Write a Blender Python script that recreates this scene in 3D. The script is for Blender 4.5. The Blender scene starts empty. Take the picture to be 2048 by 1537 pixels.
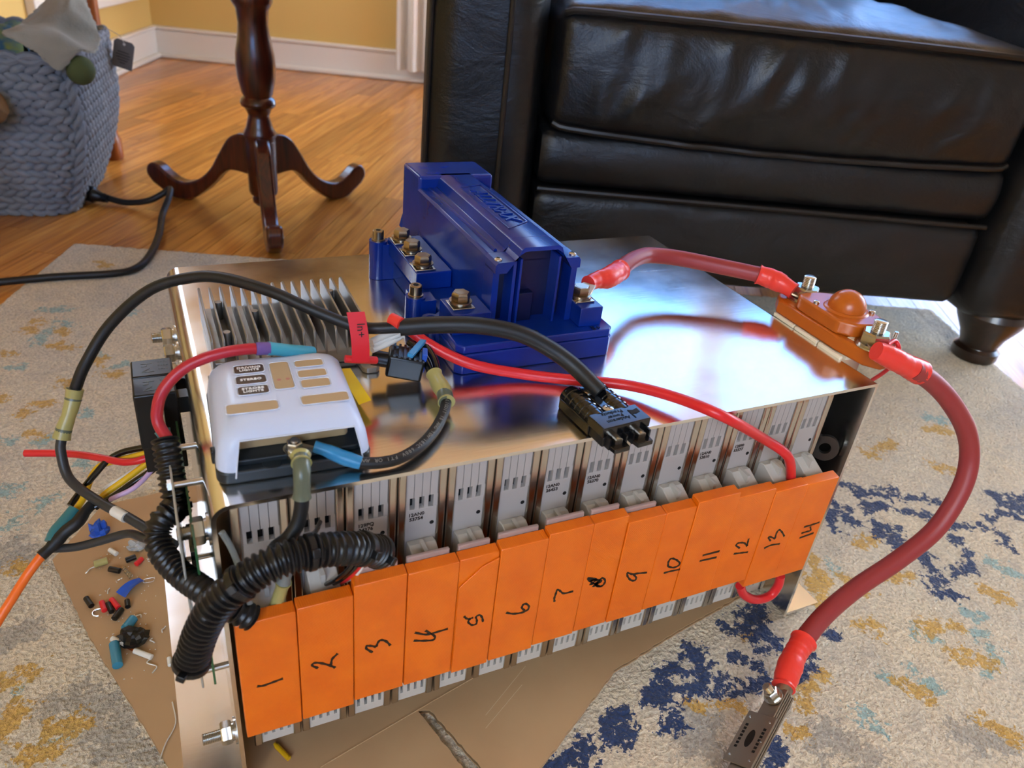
import bpy, bmesh, math, random
import numpy as np
from mathutils import Vector, Matrix, noise
random.seed(7); np.random.seed(7)
scene=bpy.context.scene
# ------------------------------------------------------------------ camera
cam_d=bpy.data.cameras.new('camera'); cam=bpy.data.objects.new('camera',cam_d); scene.collection.objects.link(cam)
yaw,pitch,roll=0.4881,0.5362,0.1177
fw=Vector((math.sin(yaw)*math.cos(pitch),math.cos(yaw)*math.cos(pitch),-math.sin(pitch)))
rt=Vector((math.cos(yaw),-math.sin(yaw),0)); upv=rt.cross(fw)
r2=rt*math.cos(roll)+upv*math.sin(roll); u2=-rt*math.sin(roll)+upv*math.cos(roll)
cam.matrix_world=Matrix(((r2.x,u2.x,-fw.x,-0.0129),(r2.y,u2.y,-fw.y,-0.386),(r2.z,u2.z,-fw.z,0.6111),(0,0,0,1)))
cam_d.sensor_fit='HORIZONTAL'; cam_d.sensor_width=36; cam_d.lens=1540/2048*36; cam_d.clip_start=.01
cam_d.dof.use_dof=True; cam_d.dof.focus_distance=.68; cam_d.dof.aperture_fstop=9.0
scene.camera=cam
# ------------------------------------------------------------------ world, sun, daylight in the windows
TH=math.radians(-22)                       # the room is turned against the battery box
ROOM=Matrix.Rotation(TH,4,'Z')
SKY_B,SKY_C=3.4,10.0
w=bpy.data.worlds.new('sky'); scene.world=w; w.use_nodes=True
wt=w.node_tree; bg=wt.nodes['Background']; bg.inputs[1].default_value=1.0
_tc=wt.nodes.new('ShaderNodeTexCoord'); _n=wt.nodes.new('ShaderNodeTexNoise'); _n.inputs['Scale'].default_value=2.6; _n.inputs['Detail'].default_value=4; _n.inputs['Roughness'].default_value=.5
_cr=wt.nodes.new('ShaderNodeValToRGB'); _cr.color_ramp.elements[0].position=.45; _cr.color_ramp.elements[1].position=.65      # blue sky with bright clouds
_cr.color_ramp.elements[0].color=(.16*SKY_B,.42*SKY_B,1.0*SKY_B,1); _cr.color_ramp.elements[1].color=(.86*SKY_C,.94*SKY_C,1*SKY_C,1)
_sp=wt.nodes.new('ShaderNodeSeparateXYZ'); _g=wt.nodes.new('ShaderNodeMapRange'); _g.inputs[1].default_value=-.02; _g.inputs[2].default_value=.06
_mx=wt.nodes.new('ShaderNodeMixRGB'); _mx.inputs[1].default_value=(.55,.60,.45,1)                                               # garden below the horizon
wt.links.new(_tc.outputs['Generated'],_n.inputs['Vector']); wt.links.new(_n.outputs['Fac'],_cr.inputs[0]); wt.links.new(_tc.outputs['Generated'],_sp.inputs[0]); wt.links.new(_sp.outputs['Z'],_g.inputs[0])
wt.links.new(_g.outputs[0],_mx.inputs[0]); wt.links.new(_cr.outputs[0],_mx.inputs[2]); wt.links.new(_mx.outputs[0],bg.inputs[0])
def rm(a,b,z): return ROOM@Vector((a,b,z))
sd=bpy.data.lights.new('sun','SUN'); sd.energy=16; sd.angle=math.radians(.6); sd.color=(1,.93,.82)
so=bpy.data.objects.new('sun',sd); scene.collection.objects.link(so)
so.rotation_euler=(ROOM.to_3x3()@Vector((.14,-.46,-.88))).to_track_quat('-Z','Y').to_euler()
def portal(name,loc,dirv,sx,sy):          # tells the renderer where daylight enters; gives off no light itself
    l=bpy.data.lights.new(name,'AREA'); l.shape='RECTANGLE'; l.size=sx; l.size_y=sy; l.cycles.is_portal=True
    o=bpy.data.objects.new(name,l); scene.collection.objects.link(o); o.location=loc
    o.rotation_euler=(ROOM.to_3x3()@Vector(dirv)).to_track_quat('-Z','Z').to_euler(); return o
WB=[(.24,1.46,.42,2.36),(1.60,3.45,.36,2.36)]; WL=[(1.75,2.50,1.0,2.30)]; WR_FILL=[(-.9,.8,.8,2.3)]; WE=[(.9,2.9,.45,2.36)]
for h in WB: portal('daylight_opening',rm((h[0]+h[1])/2,3.30,(h[2]+h[3])/2),(0,-1,0),h[1]-h[0],h[3]-h[2])
for h in WL: portal('daylight_opening',rm(-1.27,(h[0]+h[1])/2,(h[2]+h[3])/2),(1,0,0),h[1]-h[0],h[3]-h[2])
for h in WE: portal('daylight_opening',rm(3.72,(h[0]+h[1])/2,(h[2]+h[3])/2),(-1,0,0),h[1]-h[0],h[3]-h[2])
for h in WR_FILL: portal('daylight_opening',rm((h[0]+h[1])/2,-2.57,(h[2]+h[3])/2),(0,1,0),h[1]-h[0],h[3]-h[2])  # rear opening is invented, out of view, to fill the front with light
vs=scene.view_settings; vs.view_transform='Standard'; vs.look='None'; vs.gamma=1; vs.exposure=1.20; vs.use_curve_mapping=False
# ------------------------------------------------------------------ helpers
COL=scene.collection
def lin(h):
    h=h.lstrip('#'); c=[int(h[i:i+2],16)/255 for i in(0,2,4)]
    return tuple((v/12.92 if v<=.04045 else ((v+.055)/1.055)**2.4) for v in c)+(1,)
MATS={}
def mat(name,col,rough=.5,metal=0,bump=None,var=None,coat=0,trans=0,ior=1.45,spec=.5,alpha=1,aniso=0,emit=None):
    """bump=(scale,strength,distance,stretch xyz); var=(scale,colour2,lo,hi)"""
    if name in MATS: return MATS[name]
    m=bpy.data.materials.new(name); m.use_nodes=True; nt=m.node_tree; b=nt.nodes['Principled BSDF']
    b.inputs['Base Color'].default_value=lin(col) if isinstance(col,str) else col
    b.inputs['Roughness'].default_value=rough; b.inputs['Metallic'].default_value=metal
    b.inputs['Coat Weight'].default_value=coat; b.inputs['Transmission Weight'].default_value=trans
    b.inputs['IOR'].default_value=ior; b.inputs['Specular IOR Level'].default_value=spec; b.inputs['Alpha'].default_value=alpha
    tc=nt.nodes.new('ShaderNodeTexCoord')
    if var:
        n=nt.nodes.new('ShaderNodeTexNoise'); n.inputs['Scale'].default_value=var[0]; n.inputs['Detail'].default_value=5
        mp=nt.nodes.new('ShaderNodeMapping'); nt.links.new(tc.outputs['Object'],mp.inputs[0]); nt.links.new(mp.outputs[0],n.inputs['Vector'])
        if len(var)>4: mp.inputs['Scale'].default_value=var[4]
        cr=nt.nodes.new('ShaderNodeValToRGB'); cr.color_ramp.elements[0].position=var[2]; cr.color_ramp.elements[1].position=var[3]
        cr.color_ramp.elements[0].color=lin(col) if isinstance(col,str) else col; cr.color_ramp.elements[1].color=lin(var[1])
        nt.links.new(n.outputs['Fac'],cr.inputs[0]); nt.links.new(cr.outputs[0],b.inputs['Base Color'])
    if bump:
        n=nt.nodes.new('ShaderNodeTexNoise'); n.inputs['Scale'].default_value=bump[0]; n.inputs['Detail'].default_value=4
        mp=nt.nodes.new('ShaderNodeMapping'); nt.links.new(tc.outputs['Object'],mp.inputs[0]); nt.links.new(mp.outputs[0],n.inputs['Vector'])
        if len(bump)>3: mp.inputs['Scale'].default_value=bump[3]
        bp=nt.nodes.new('ShaderNodeBump'); bp.inputs['Strength'].default_value=bump[1]; bp.inputs['Distance'].default_value=bump[2]
        nt.links.new(n.outputs['Fac'],bp.inputs['Height']); nt.links.new(bp.outputs[0],b.inputs['Normal'])
    MATS[name]=m; return m
def catmull(pts,sub=6):
    P=[Vector(p) for p in pts]
    if len(P)<3: return [P[0].lerp(P[1],i/sub) for i in range(sub+1)]
    P=[P[0]*2-P[1]]+P+[P[-1]*2-P[-2]]; out=[]
    for i in range(1,len(P)-2):
        for k in range(sub):
            t=k/sub; a,b,c,d=P[i-1],P[i],P[i+1],P[i+2]
            out.append(.5*((2*b)+(c-a)*t+(2*a-5*b+4*c-d)*t*t+(3*b-a-3*c+d)*t**3))
    out.append(P[-2]); return out
def resample(pts,step):
    P=[Vector(p) for p in pts]; L=[0]
    for a,b in zip(P,P[1:]): L.append(L[-1]+(b-a).length)
    n=max(2,int(round(L[-1]/step))+1); out=[]; j=0
    for i in range(n):
        s=L[-1]*i/(n-1)
        while j<len(L)-2 and L[j+1]<s: j+=1
        t=(s-L[j])/max(1e-9,L[j+1]-L[j]); out.append(P[j].lerp(P[j+1],min(1,max(0,t))))
    return out
class MB:
    def __init__(s): s.v=[]; s.f=[]
    def add(s,vs,fs):
        o=len(s.v); s.v+=[tuple(x) for x in vs]; s.f+=[tuple(i+o for i in f) for f in fs]; return s
    def box(s,c,d,R=None,taper=1):
        x,y,z=d[0]/2,d[1]/2,d[2]/2; t=taper
        vs=[Vector(p) for p in((-x,-y,-z),(x,-y,-z),(x,y,-z),(-x,y,-z),(-x*t,-y*t,z),(x*t,-y*t,z),(x*t,y*t,z),(-x*t,y*t,z))]
        if R is not None: vs=[R@p for p in vs]
        return s.add([p+Vector(c) for p in vs],[(0,3,2,1),(4,5,6,7),(0,1,5,4),(1,2,6,5),(2,3,7,6),(3,0,4,7)])
    def bb(s,x0,x1,y0,y1,z0,z1): return s.box(((x0+x1)/2,(y0+y1)/2,(z0+z1)/2),(x1-x0,y1-y0,z1-z0))
    def prism(s,poly,z0,z1,M=None):
        n=len(poly); a=sum(poly[i][0]*poly[(i+1)%n][1]-poly[(i+1)%n][0]*poly[i][1] for i in range(n))
        if a<0: poly=poly[::-1]
        vs=[Vector((p[0],p[1],z0)) for p in poly]+[Vector((p[0],p[1],z1)) for p in poly]
        if M is not None: vs=[M@p for p in vs]
        return s.add(vs,[tuple(range(n))[::-1],tuple(range(n,2*n))]+[(i,(i+1)%n,n+(i+1)%n,n+i) for i in range(n)])
    def frame(s,ax):
        ax=Vector(ax).normalized(); a=Vector((0,0,1)) if abs(ax.z)<.9 else Vector((1,0,0))
        u=ax.cross(a).normalized(); return u,ax.cross(u),ax
    def lathe(s,o,ax,prof,n=20,ph=0):
        u,v,a=s.frame(ax); o=Vector(o); vs=[]; fs=[]
        for r,h in prof:
            for k in range(n):
                t=2*math.pi*k/n+ph; vs.append(o+a*h+(u*math.cos(t)+v*math.sin(t))*max(r,1e-5))
        for i in range(len(prof)-1):
            for k in range(n): fs.append((i*n+k,i*n+(k+1)%n,(i+1)*n+(k+1)%n,(i+1)*n+k))
        fs.append(tuple(range(n))[::-1]); fs.append(tuple(range((len(prof)-1)*n,len(prof)*n)))
        return s.add(vs,fs)
    def cyl(s,p0,p1,r,r1=None,n=16):
        p0=Vector(p0); p1=Vector(p1); return s.lathe(p0,p1-p0,[(r,0),(r if r1 is None else r1,(p1-p0).length)],n)
    def tube(s,pts,r,n=12):
        P=[Vector(p) for p in pts]; N=len(P); rr=r if isinstance(r,(list,tuple)) else [r]*N
        vs=[]; fs=[]; t=(P[1]-P[0]).normalized(); u,v,_=s.frame(t)
        for i,p in enumerate(P):
            t=((P[min(i+1,N-1)]-P[max(i-1,0)])).normalized(); u=(u-t*u.dot(t)).normalized(); v=t.cross(u)
            for k in range(n):
                a=2*math.pi*k/n; vs.append(p+(u*math.cos(a)+v*math.sin(a))*rr[i])
        for i in range(N-1):
            for k in range(n): fs.append((i*n+k,i*n+(k+1)%n,(i+1)*n+(k+1)%n,(i+1)*n+k))
        fs.append(tuple(range(n))[::-1]); fs.append(tuple(range((N-1)*n,N*n)))
        return s.add(vs,fs)
    def ell(s,c,rx,ry,rz,R=None,n=8,m=5,half=False):
        vs=[];fs=[]; m0=0
        for i in range(m+1):
            t=math.pi*(i/m)*(.5 if half else 1)
            for k in range(n):
                a=2*math.pi*k/n; p=Vector((rx*math.sin(t)*math.cos(a),ry*math.sin(t)*math.sin(a),rz*math.cos(t)))
                vs.append((R@p if R is not None else p)+Vector(c))
        for i in range(m):
            for k in range(n): fs.append((i*n+k,(i+1)*n+k,(i+1)*n+(k+1)%n,i*n+(k+1)%n))
        return s.add(vs,fs)
    def hexbolt(s,o,ax,r,h,wr=0,wh=0):
        """washer + hex head with a chamfered top standing on o along ax"""
        if wr: s.lathe(o,ax,[(wr,0),(wr,wh)],20)
        o=Vector(o)+Vector(ax).normalized()*wh
        return s.lathe(o,ax,[(r*.96,0),(r,h*.1),(r,h*.82),(r*.86,h)],6)
    def thread(s,o,ax,r,L,pitch=.0013,n=14):
        pr=[]; k=int(L/pitch)
        for i in range(k): pr+=[(r*.86,i*pitch),(r,i*pitch+pitch*.5)]
        pr+=[(r*.8,k*pitch)]
        return s.lathe(o,ax,pr,n)
    def build(s,name,m,parent=None,smooth=True,bevel=0,seg=2,M=None,ang=35):
        me=bpy.data.meshes.new(name)
        vs=s.v if M is None else [tuple(M@Vector(p)) for p in s.v]
        me.from_pydata(vs,[],s.f); me.update()
        bm=bmesh.new(); bm.from_mesh(me); bmesh.ops.recalc_face_normals(bm,faces=bm.faces); bm.to_mesh(me); bm.free()
        if smooth:
            me.polygons.foreach_set('use_smooth',[True]*len(me.polygons)); me.set_sharp_from_angle(angle=math.radians(ang))
        o=bpy.data.objects.new(name,me); COL.objects.link(o)
        if m is not None: me.materials.append(m)
        if parent is not None: adopt(o,parent)
        if bevel:
            b=o.modifiers.new('bevel','BEVEL'); b.width=bevel; b.segments=seg; b.limit_method='ANGLE'; b.angle_limit=math.radians(40); b.harden_normals=False
        return o
def local(o): return Matrix.LocRotScale(o.location,o.rotation_euler,o.scale)
def world_of(o): return local(o) if o.parent is None else world_of(o.parent)@o.matrix_parent_inverse@local(o)
def adopt(o,p):
    o.parent=p; o.matrix_parent_inverse=world_of(p).inverted()
def tag(o,label=None,cat=None,group=None,kind=None):
    if label: o['label']=label
    if cat: o['category']=cat
    if group: o['group']=group
    if kind: o['kind']=kind
    return o
def thing(name,label,cat,loc=(0,0,0),group=None,rotz=0):
    o=bpy.data.objects.new(name,None); COL.objects.link(o); o.location=loc; o.rotation_euler=(0,0,rotz); o.empty_display_size=.02
    return tag(o,label,cat,group)
def struct(o): o['kind']='structure'; return o
def copy_tree(o,dx,parent=None):
    c=o.copy(); COL.objects.link(c)
    if parent is None: c.location=o.location+Vector(dx)
    else: c.parent=parent; c.matrix_parent_inverse=o.matrix_parent_inverse.copy()
    for ch in [k for k in o.children]: copy_tree(ch,dx,c)
    return c
def text_mesh(body,size,extrude=.0003,shear=0,bold=0,spacing=1):
    cu=bpy.data.curves.new('txt','FONT'); cu.body=body; cu.size=size; cu.extrude=extrude; cu.shear=shear; cu.offset=bold
    cu.align_x='CENTER'; cu.align_y='CENTER'; cu.space_character=spacing; cu.resolution_u=3
    ob=bpy.data.objects.new('txt',cu); COL.objects.link(ob)
    dg=bpy.context.evaluated_depsgraph_get(); me=ob.evaluated_get(dg).to_mesh()
    v=[tuple(p.co) for p in me.vertices]; f=[tuple(p.vertices) for p in me.polygons]
    ob.evaluated_get(dg).to_mesh_clear(); bpy.data.objects.remove(ob); bpy.data.curves.remove(cu)
    return v,f
def basis(o,x,y):
    x=Vector(x).normalized(); y=(Vector(y)-x*Vector(y).dot(x)).normalized(); z=x.cross(y); o=Vector(o)
    return Matrix(((x.x,y.x,z.x,o.x),(x.y,y.y,z.y,o.y),(x.z,y.z,z.z,o.z),(0,0,0,1)))
def text(name,body,size,o,x,y,m,parent,**k):
    v,f=text_mesh(body,size,**k); B=MB(); M=basis(o,x,y); B.add([M@Vector(p) for p in v],f); return B.build(name,m,parent,smooth=False)
def wire(name,pts,r,m,parent=None,n=12,sub=6):
    return MB().tube(catmull(pts,sub),r,n).build(name,m,parent)
def shrink(name,pts,r,m,parent,seed=0,amp=.10,n=18,flare=.12,t0=1,t1=1):
    P=resample(catmull(pts,8),.0025); rnd=random.Random(seed); N=len(P); rr=[]
    for i in range(N):
        t=i/(N-1); b=1+amp*math.sin(t*7+seed)*.6+rnd.uniform(-amp,amp)*.35
        if i==0 or i==N-1: b+=flare
        b*=1-(1-t0)*max(0,1-t*2.5)-(1-t1)*max(0,1-(1-t)*2.5); rr.append(r*b)
    return MB().tube(P,rr,n).build(name,m,parent)
def conduit(name,pts,r,parent,m,pitch=.0042):
    P=resample(catmull(pts,10),pitch/4); rr=[]
    for i in range(len(P)): rr.append(r*(1.0,1.0,.80,.80)[i%4])
    return MB().tube(P,rr,16).build(name,m,parent,ang=60)
D_cable_black=[(0.2739,0.0539,0.322),(0.2575,0.0679,0.333),(0.2358,0.0791,0.343),(0.2065,0.0897,0.348),(0.1781,0.1,0.347),(0.1495,0.1084,0.344),(0.1286,0.1156,0.342),(0.1153,0.1226,0.343),(0.0891,0.1373,0.352),(0.0641,0.1562,0.36),(0.0357,0.1813,0.362),(0.014,0.1968,0.358),(-0.0164,0.2091,0.345),(-0.0481,0.2167,0.315),(-0.07,0.2122,0.285),(-0.0801,0.2102,0.265)]
D_cable_sleeve=[(0.2862,0.0325,0.31),(0.2739,0.0539,0.322),(0.2575,0.0679,0.333),(0.2358,0.0791,0.343),(0.2065,0.0897,0.348),(0.1781,0.1,0.347),(0.1495,0.1084,0.344)]
D_cap=[(0.1495,0.1063,0.348),(0.1441,0.114,0.349)]
D_splice_a=[(-0.08,0.21,0.266),(-0.0826,0.2072,0.258),(-0.087,0.202,0.248),(-0.092,0.1985,0.238),(-0.0949,0.1956,0.231)]
D_cable_grey=[(-0.0949,0.1956,0.231),(-0.0967,0.1904,0.222),(-0.093,0.1757,0.205),(-0.0731,0.1473,0.2),(-0.0547,0.1232,0.2),(-0.0403,0.1029,0.2),(-0.0248,0.081,0.2)]
D_cable_grey_band=[(-0.0636,0.1333,0.2005),(-0.0557,0.1224,0.2005)]
D_cable_low=[(-0.111,0.1454,0.165),(-0.0952,0.1385,0.168),(-0.077,0.1316,0.175),(-0.0568,0.1222,0.185),(-0.0444,0.1009,0.195),(-0.0265,0.0799,0.2)]
D_red_wire=[(0.1626,0.1333,0.33),(0.1793,0.1221,0.318),(0.2063,0.1019,0.308),(0.2449,0.0879,0.301),(0.2817,0.0701,0.3),(0.3204,0.0483,0.302),(0.3468,0.0167,0.305),(0.3685,-0.0189,0.305),(0.4342,-0.006,0.262),(0.457,-0.01,0.247),(0.4688,-0.01,0.2337),(0.4859,-0.004,0.2059)]
D_redcable1=[(0.3794,0.1726,0.341),(0.4097,0.1999,0.338),(0.4358,0.217,0.336),(0.4552,0.2226,0.334),(0.4861,0.2163,0.331),(0.5229,0.1951,0.328),(0.5605,0.1675,0.326)]
D_redshrink1a=[(0.3392,0.1553,0.342),(0.3527,0.1616,0.342),(0.3654,0.1648,0.3415),(0.3894,0.1815,0.34)]
D_redshrink1b=[(0.5544,0.1714,0.3265),(0.5635,0.1627,0.325),(0.5695,0.1521,0.3235),(0.5761,0.1386,0.32)]
D_redcable2=[(0.593,-0.0027,0.306),(0.6224,-0.0074,0.29),(0.6476,-0.0156,0.27),(0.6768,-0.0232,0.24),(0.6913,-0.0302,0.212),(0.6893,-0.0392,0.185),(0.6765,-0.0457,0.155),(0.6574,-0.0489,0.13),(0.6193,-0.0496,0.105),(0.5764,-0.05,0.085),(0.5321,-0.0574,0.07),(0.4905,-0.0718,0.06)]
D_redshrink2a=[(0.5546,0.0113,0.322),(0.5657,0.0066,0.318),(0.5793,0.002,0.312),(0.6066,-0.0022,0.3)]
D_redshrink2b=[(0.4964,-0.07,0.0605),(0.4792,-0.0782,0.058),(0.4642,-0.088,0.055),(0.4492,-0.0992,0.051)]
D_redpigtail=[(0.5839,0.0231,0.318),(0.5985,0.0275,0.318),(0.6034,0.0236,0.31),(0.6176,0.0319,0.29),(0.627,0.0451,0.27),(0.6384,0.0616,0.25)]
D_loop_red=[(0.468,-0.004,0.0783),(0.4782,-0.004,0.0624),(0.4983,-0.004,0.0484),(0.5171,-0.004,0.0477),(0.5234,-0.004,0.0599),(0.5214,-0.004,0.0746)]
D_fuse_black=[(0.0921,0.0096,0.301),(0.1055,0.0075,0.3),(0.1194,0.0085,0.3),(0.1364,0.0176,0.3),(0.1523,0.032,0.301),(0.165,0.0485,0.303),(0.1715,0.061,0.305)]
D_fuse_blue=[(0.0658,0.0212,0.312),(0.0737,0.018,0.309),(0.0826,0.0151,0.304),(0.0933,0.0093,0.301)]
D_splice_b=[(0.1703,0.0578,0.305),(0.1727,0.0699,0.306),(0.1726,0.0831,0.307),(0.1727,0.0927,0.309)]
D_twin1=[(0.1702,0.0903,0.309),(0.1695,0.1029,0.314),(0.1675,0.1166,0.318),(0.1633,0.1265,0.32)]
D_twin2=[(0.1752,0.0905,0.309),(0.1769,0.1051,0.314),(0.1749,0.1215,0.318),(0.1692,0.1294,0.32)]
D_lead_olive=[(0.054,0.003,0.3199),(0.0531,-0.004,0.3191),(0.052,-0.01,0.3135),(0.0511,-0.012,0.2999)]
D_lead_black=[(0.0512,-0.012,0.3018),(0.0498,-0.014,0.2919),(0.0466,-0.016,0.2824),(0.0402,-0.018,0.2746),(0.0328,-0.022,0.2733),(0.0292,-0.03,0.2755)]
D_lead_low=[(0.0405,-0.008,0.2412),(0.0373,-0.008,0.2289),(0.0317,-0.006,0.2057)]
D_lead_thin=[(0.0662,0.012,0.2557),(0.0596,-0.004,0.2624),(0.0475,-0.018,0.2696),(0.0398,-0.028,0.2746)]
D_red_dark=[(-0.0189,0.0942,0.285),(-0.023,0.1024,0.292),(-0.023,0.106,0.3),(-0.0189,0.1085,0.312),(-0.0103,0.1116,0.322),(0.0019,0.1133,0.33),(0.0185,0.1125,0.336),(0.0351,0.112,0.338),(0.0519,0.112,0.337)]
D_red_dark_sl1=[(0.0456,0.1109,0.338),(0.0551,0.1112,0.337)]
D_red_dark_sl2=[(0.0538,0.1115,0.337),(0.0673,0.1126,0.333),(0.0862,0.1189,0.325)]
D_red_dark_sl0=[(-0.0214,0.1019,0.287),(-0.0193,0.0958,0.281),(-0.0171,0.0916,0.275)]
D_red_thin=[(0.1056,0.0993,0.328),(0.1165,0.0986,0.326),(0.1295,0.1018,0.322)]
D_white1=[(0.1291,0.1117,0.33),(0.1431,0.1182,0.33),(0.1536,0.1202,0.332)]
D_white2=[(0.129,0.1112,0.326),(0.144,0.117,0.327),(0.1561,0.124,0.328)]
D_white3=[(0.1282,0.1111,0.333),(0.1406,0.1168,0.334),(0.1521,0.1197,0.335)]
D_condA=[(-0.0206,0.095,0.2839),(-0.0201,0.083,0.2732),(-0.0197,0.073,0.2613),(-0.0193,0.064,0.2486),(-0.0194,0.062,0.2436)]
D_condB=[(-0.0222,0.056,0.2528),(-0.03,0.05,0.2498),(-0.0333,0.044,0.2428),(-0.0309,0.032,0.2366),(-0.0216,0.014,0.2328),(-0.0074,-0.008,0.2328),(0.0058,-0.014,0.2209),(0.0149,-0.016,0.2123)]
D_condC=[(0.0972,-0.02,0.2486),(0.0843,-0.028,0.2622),(0.0686,-0.034,0.2722),(0.0501,-0.036,0.2767),(0.0279,-0.038,0.276),(0.0089,-0.038,0.266),(-0.0054,-0.036,0.2509),(-0.0156,-0.033,0.2289),(-0.0234,-0.03,0.2018)]
D_w_red=[(-0.0276,0.1833,0.215),(-0.0386,0.178,0.212),(-0.0536,0.1832,0.208),(-0.0684,0.1967,0.205),(-0.0869,0.2108,0.203),(-0.1053,0.2198,0.202),(-0.1274,0.2293,0.2)]
D_w_yellow1=[(-0.0345,0.1846,0.213),(-0.0537,0.1909,0.206),(-0.071,0.196,0.2),(-0.079,0.1914,0.195),(-0.0833,0.1825,0.19),(-0.0876,0.1739,0.185),(-0.0939,0.1637,0.182)]
D_w_yellow2=[(-0.0304,0.1798,0.212),(-0.0393,0.1768,0.207),(-0.0551,0.1706,0.2),(-0.0686,0.1661,0.194),(-0.0763,0.1621,0.19)]
D_w_white=[(-0.0316,0.1816,0.213),(-0.0412,0.1788,0.206),(-0.0589,0.1744,0.198),(-0.0685,0.1727,0.194),(-0.0745,0.1699,0.19)]
D_w_purple=[(-0.0283,0.1756,0.213),(-0.0363,0.1669,0.206),(-0.0483,0.1586,0.2),(-0.0615,0.1575,0.195),(-0.0728,0.1597,0.19)]
D_w_black1=[(-0.0377,0.1899,0.215),(-0.0548,0.1949,0.21),(-0.0667,0.1948,0.204),(-0.0788,0.1866,0.196),(-0.089,0.1802,0.188),(-0.0967,0.1715,0.183)]
D_w_black2=[(-0.0257,0.1749,0.213),(-0.0343,0.1697,0.206),(-0.05,0.1657,0.199),(-0.0653,0.1599,0.193),(-0.0783,0.1576,0.188)]
D_sl_black=[(-0.0773,0.163,0.19),(-0.0847,0.1565,0.187),(-0.0911,0.1494,0.183),(-0.1004,0.1463,0.178),(-0.1096,0.1405,0.172),(-0.1177,0.1358,0.168)]
D_sl_teal=[(-0.0929,0.1641,0.184),(-0.1003,0.1559,0.18),(-0.1067,0.1496,0.177),(-0.1102,0.1436,0.173)]
D_w_orange=[(-0.1171,0.1367,0.168),(-0.128,0.1296,0.158),(-0.1424,0.1237,0.14),(-0.1617,0.1109,0.118)]
D_cord=[(-0.091,1.5026,0.0),(-0.0475,1.4742,-0.006),(-0.0017,1.4488,0.004),(0.0305,1.4448,0.02),(0.0472,1.4472,0.03),(0.0416,1.4039,0.025),(0.0229,1.3532,0.004),(0.0092,1.246,0.0),(-0.0128,1.142,0.0),(-0.0367,1.0849,0.0),(-0.0744,1.0641,0.0),(-0.1767,1.0661,0.0),(-0.2722,1.0573,0.0)]
D_plug=[(-0.1227,1.5156,0.006),(-0.0911,1.4956,0.0)]
D_digits={1:[[(0.0136,0.1502),(0.0176,0.1491),(0.0246,0.1499),(0.0309,0.1508)]],2:[[(0.0548,0.1518),(0.0509,0.1562),(0.0527,0.1581),(0.0577,0.1556),(0.0638,0.1504),(0.0668,0.1471)],[(0.0638,0.1511),(0.0649,0.1572),(0.0689,0.1613)]],3:[[(0.0939,0.1515),(0.0896,0.1571),(0.0896,0.1599),(0.0922,0.1592),(0.0966,0.1563)],[(0.0966,0.1563),(0.0981,0.1607),(0.1003,0.1621),(0.1041,0.1591),(0.1072,0.1536)]],4:[[(0.1253,0.1608),(0.1347,0.1551),(0.1432,0.1547),(0.1515,0.1549)],[(0.1247,0.1524),(0.1322,0.1493),(0.1402,0.1471),(0.1411,0.1511),(0.1334,0.16)]],5:[[(0.1637,0.1643),(0.1656,0.1612),(0.1681,0.1596),(0.1716,0.1598)],[(0.1693,0.1594),(0.1677,0.1566),(0.171,0.1519),(0.1746,0.1517),(0.1749,0.1555),(0.1739,0.1597),(0.1768,0.1606),(0.1791,0.1571),(0.1803,0.1519)]],6:[[(0.1992,0.1552),(0.206,0.1515),(0.2137,0.15),(0.2185,0.1515),(0.219,0.1553),(0.2157,0.1592),(0.2133,0.1581),(0.2131,0.155),(0.216,0.1516)]],7:[[(0.2427,0.1513),(0.2419,0.1552),(0.2425,0.1598),(0.2434,0.1643),(0.2463,0.162),(0.2502,0.158),(0.2588,0.1575)]],8:[[(0.2702,0.168),(0.2789,0.1644),(0.2736,0.1637),(0.2805,0.1631),(0.2744,0.1595),(0.2826,0.1592),(0.2777,0.1559),(0.2834,0.1622),(0.2859,0.1629),(0.2888,0.1588),(0.2876,0.1543),(0.2835,0.154),(0.2801,0.1576),(0.2851,0.16),(0.2712,0.1661),(0.285,0.1535)]],9:[[(0.3299,0.1558),(0.3203,0.1578),(0.3142,0.1591),(0.3093,0.162),(0.3101,0.1581),(0.3138,0.1528),(0.3179,0.1502),(0.3199,0.1515),(0.319,0.1545),(0.3156,0.1583)]],10:[[(0.3489,0.1487),(0.3566,0.1486),(0.3661,0.1477)],[(0.3518,0.1556),(0.3508,0.1607),(0.3521,0.164),(0.3552,0.1637),(0.3605,0.1598),(0.364,0.1556),(0.3629,0.1528),(0.3581,0.1523),(0.3518,0.1556)]],11:[[(0.3856,0.152),(0.4046,0.1507)],[(0.3871,0.1581),(0.4058,0.1577)]],12:[[(0.4252,0.148),(0.4347,0.1462),(0.4426,0.1448)],[(0.4306,0.1532),(0.4252,0.1577),(0.426,0.1601),(0.431,0.1596),(0.4354,0.1573),(0.439,0.153)],[(0.439,0.153),(0.4383,0.1577),(0.4379,0.1627)]],13:[[(0.4614,0.1441),(0.4695,0.1457),(0.4804,0.1442)],[(0.4667,0.1518),(0.4625,0.1566),(0.4641,0.1575),(0.4714,0.1531)],[(0.4714,0.1531),(0.4708,0.1601),(0.4728,0.1634),(0.4774,0.1596),(0.4828,0.1528)]],14:[[(0.5051,0.1438),(0.5224,0.1453)],[(0.5051,0.1498),(0.5121,0.1498),(0.5167,0.1502),(0.514,0.156)],[(0.5055,0.1573),(0.5158,0.1575),(0.5247,0.158)]]}
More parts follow.
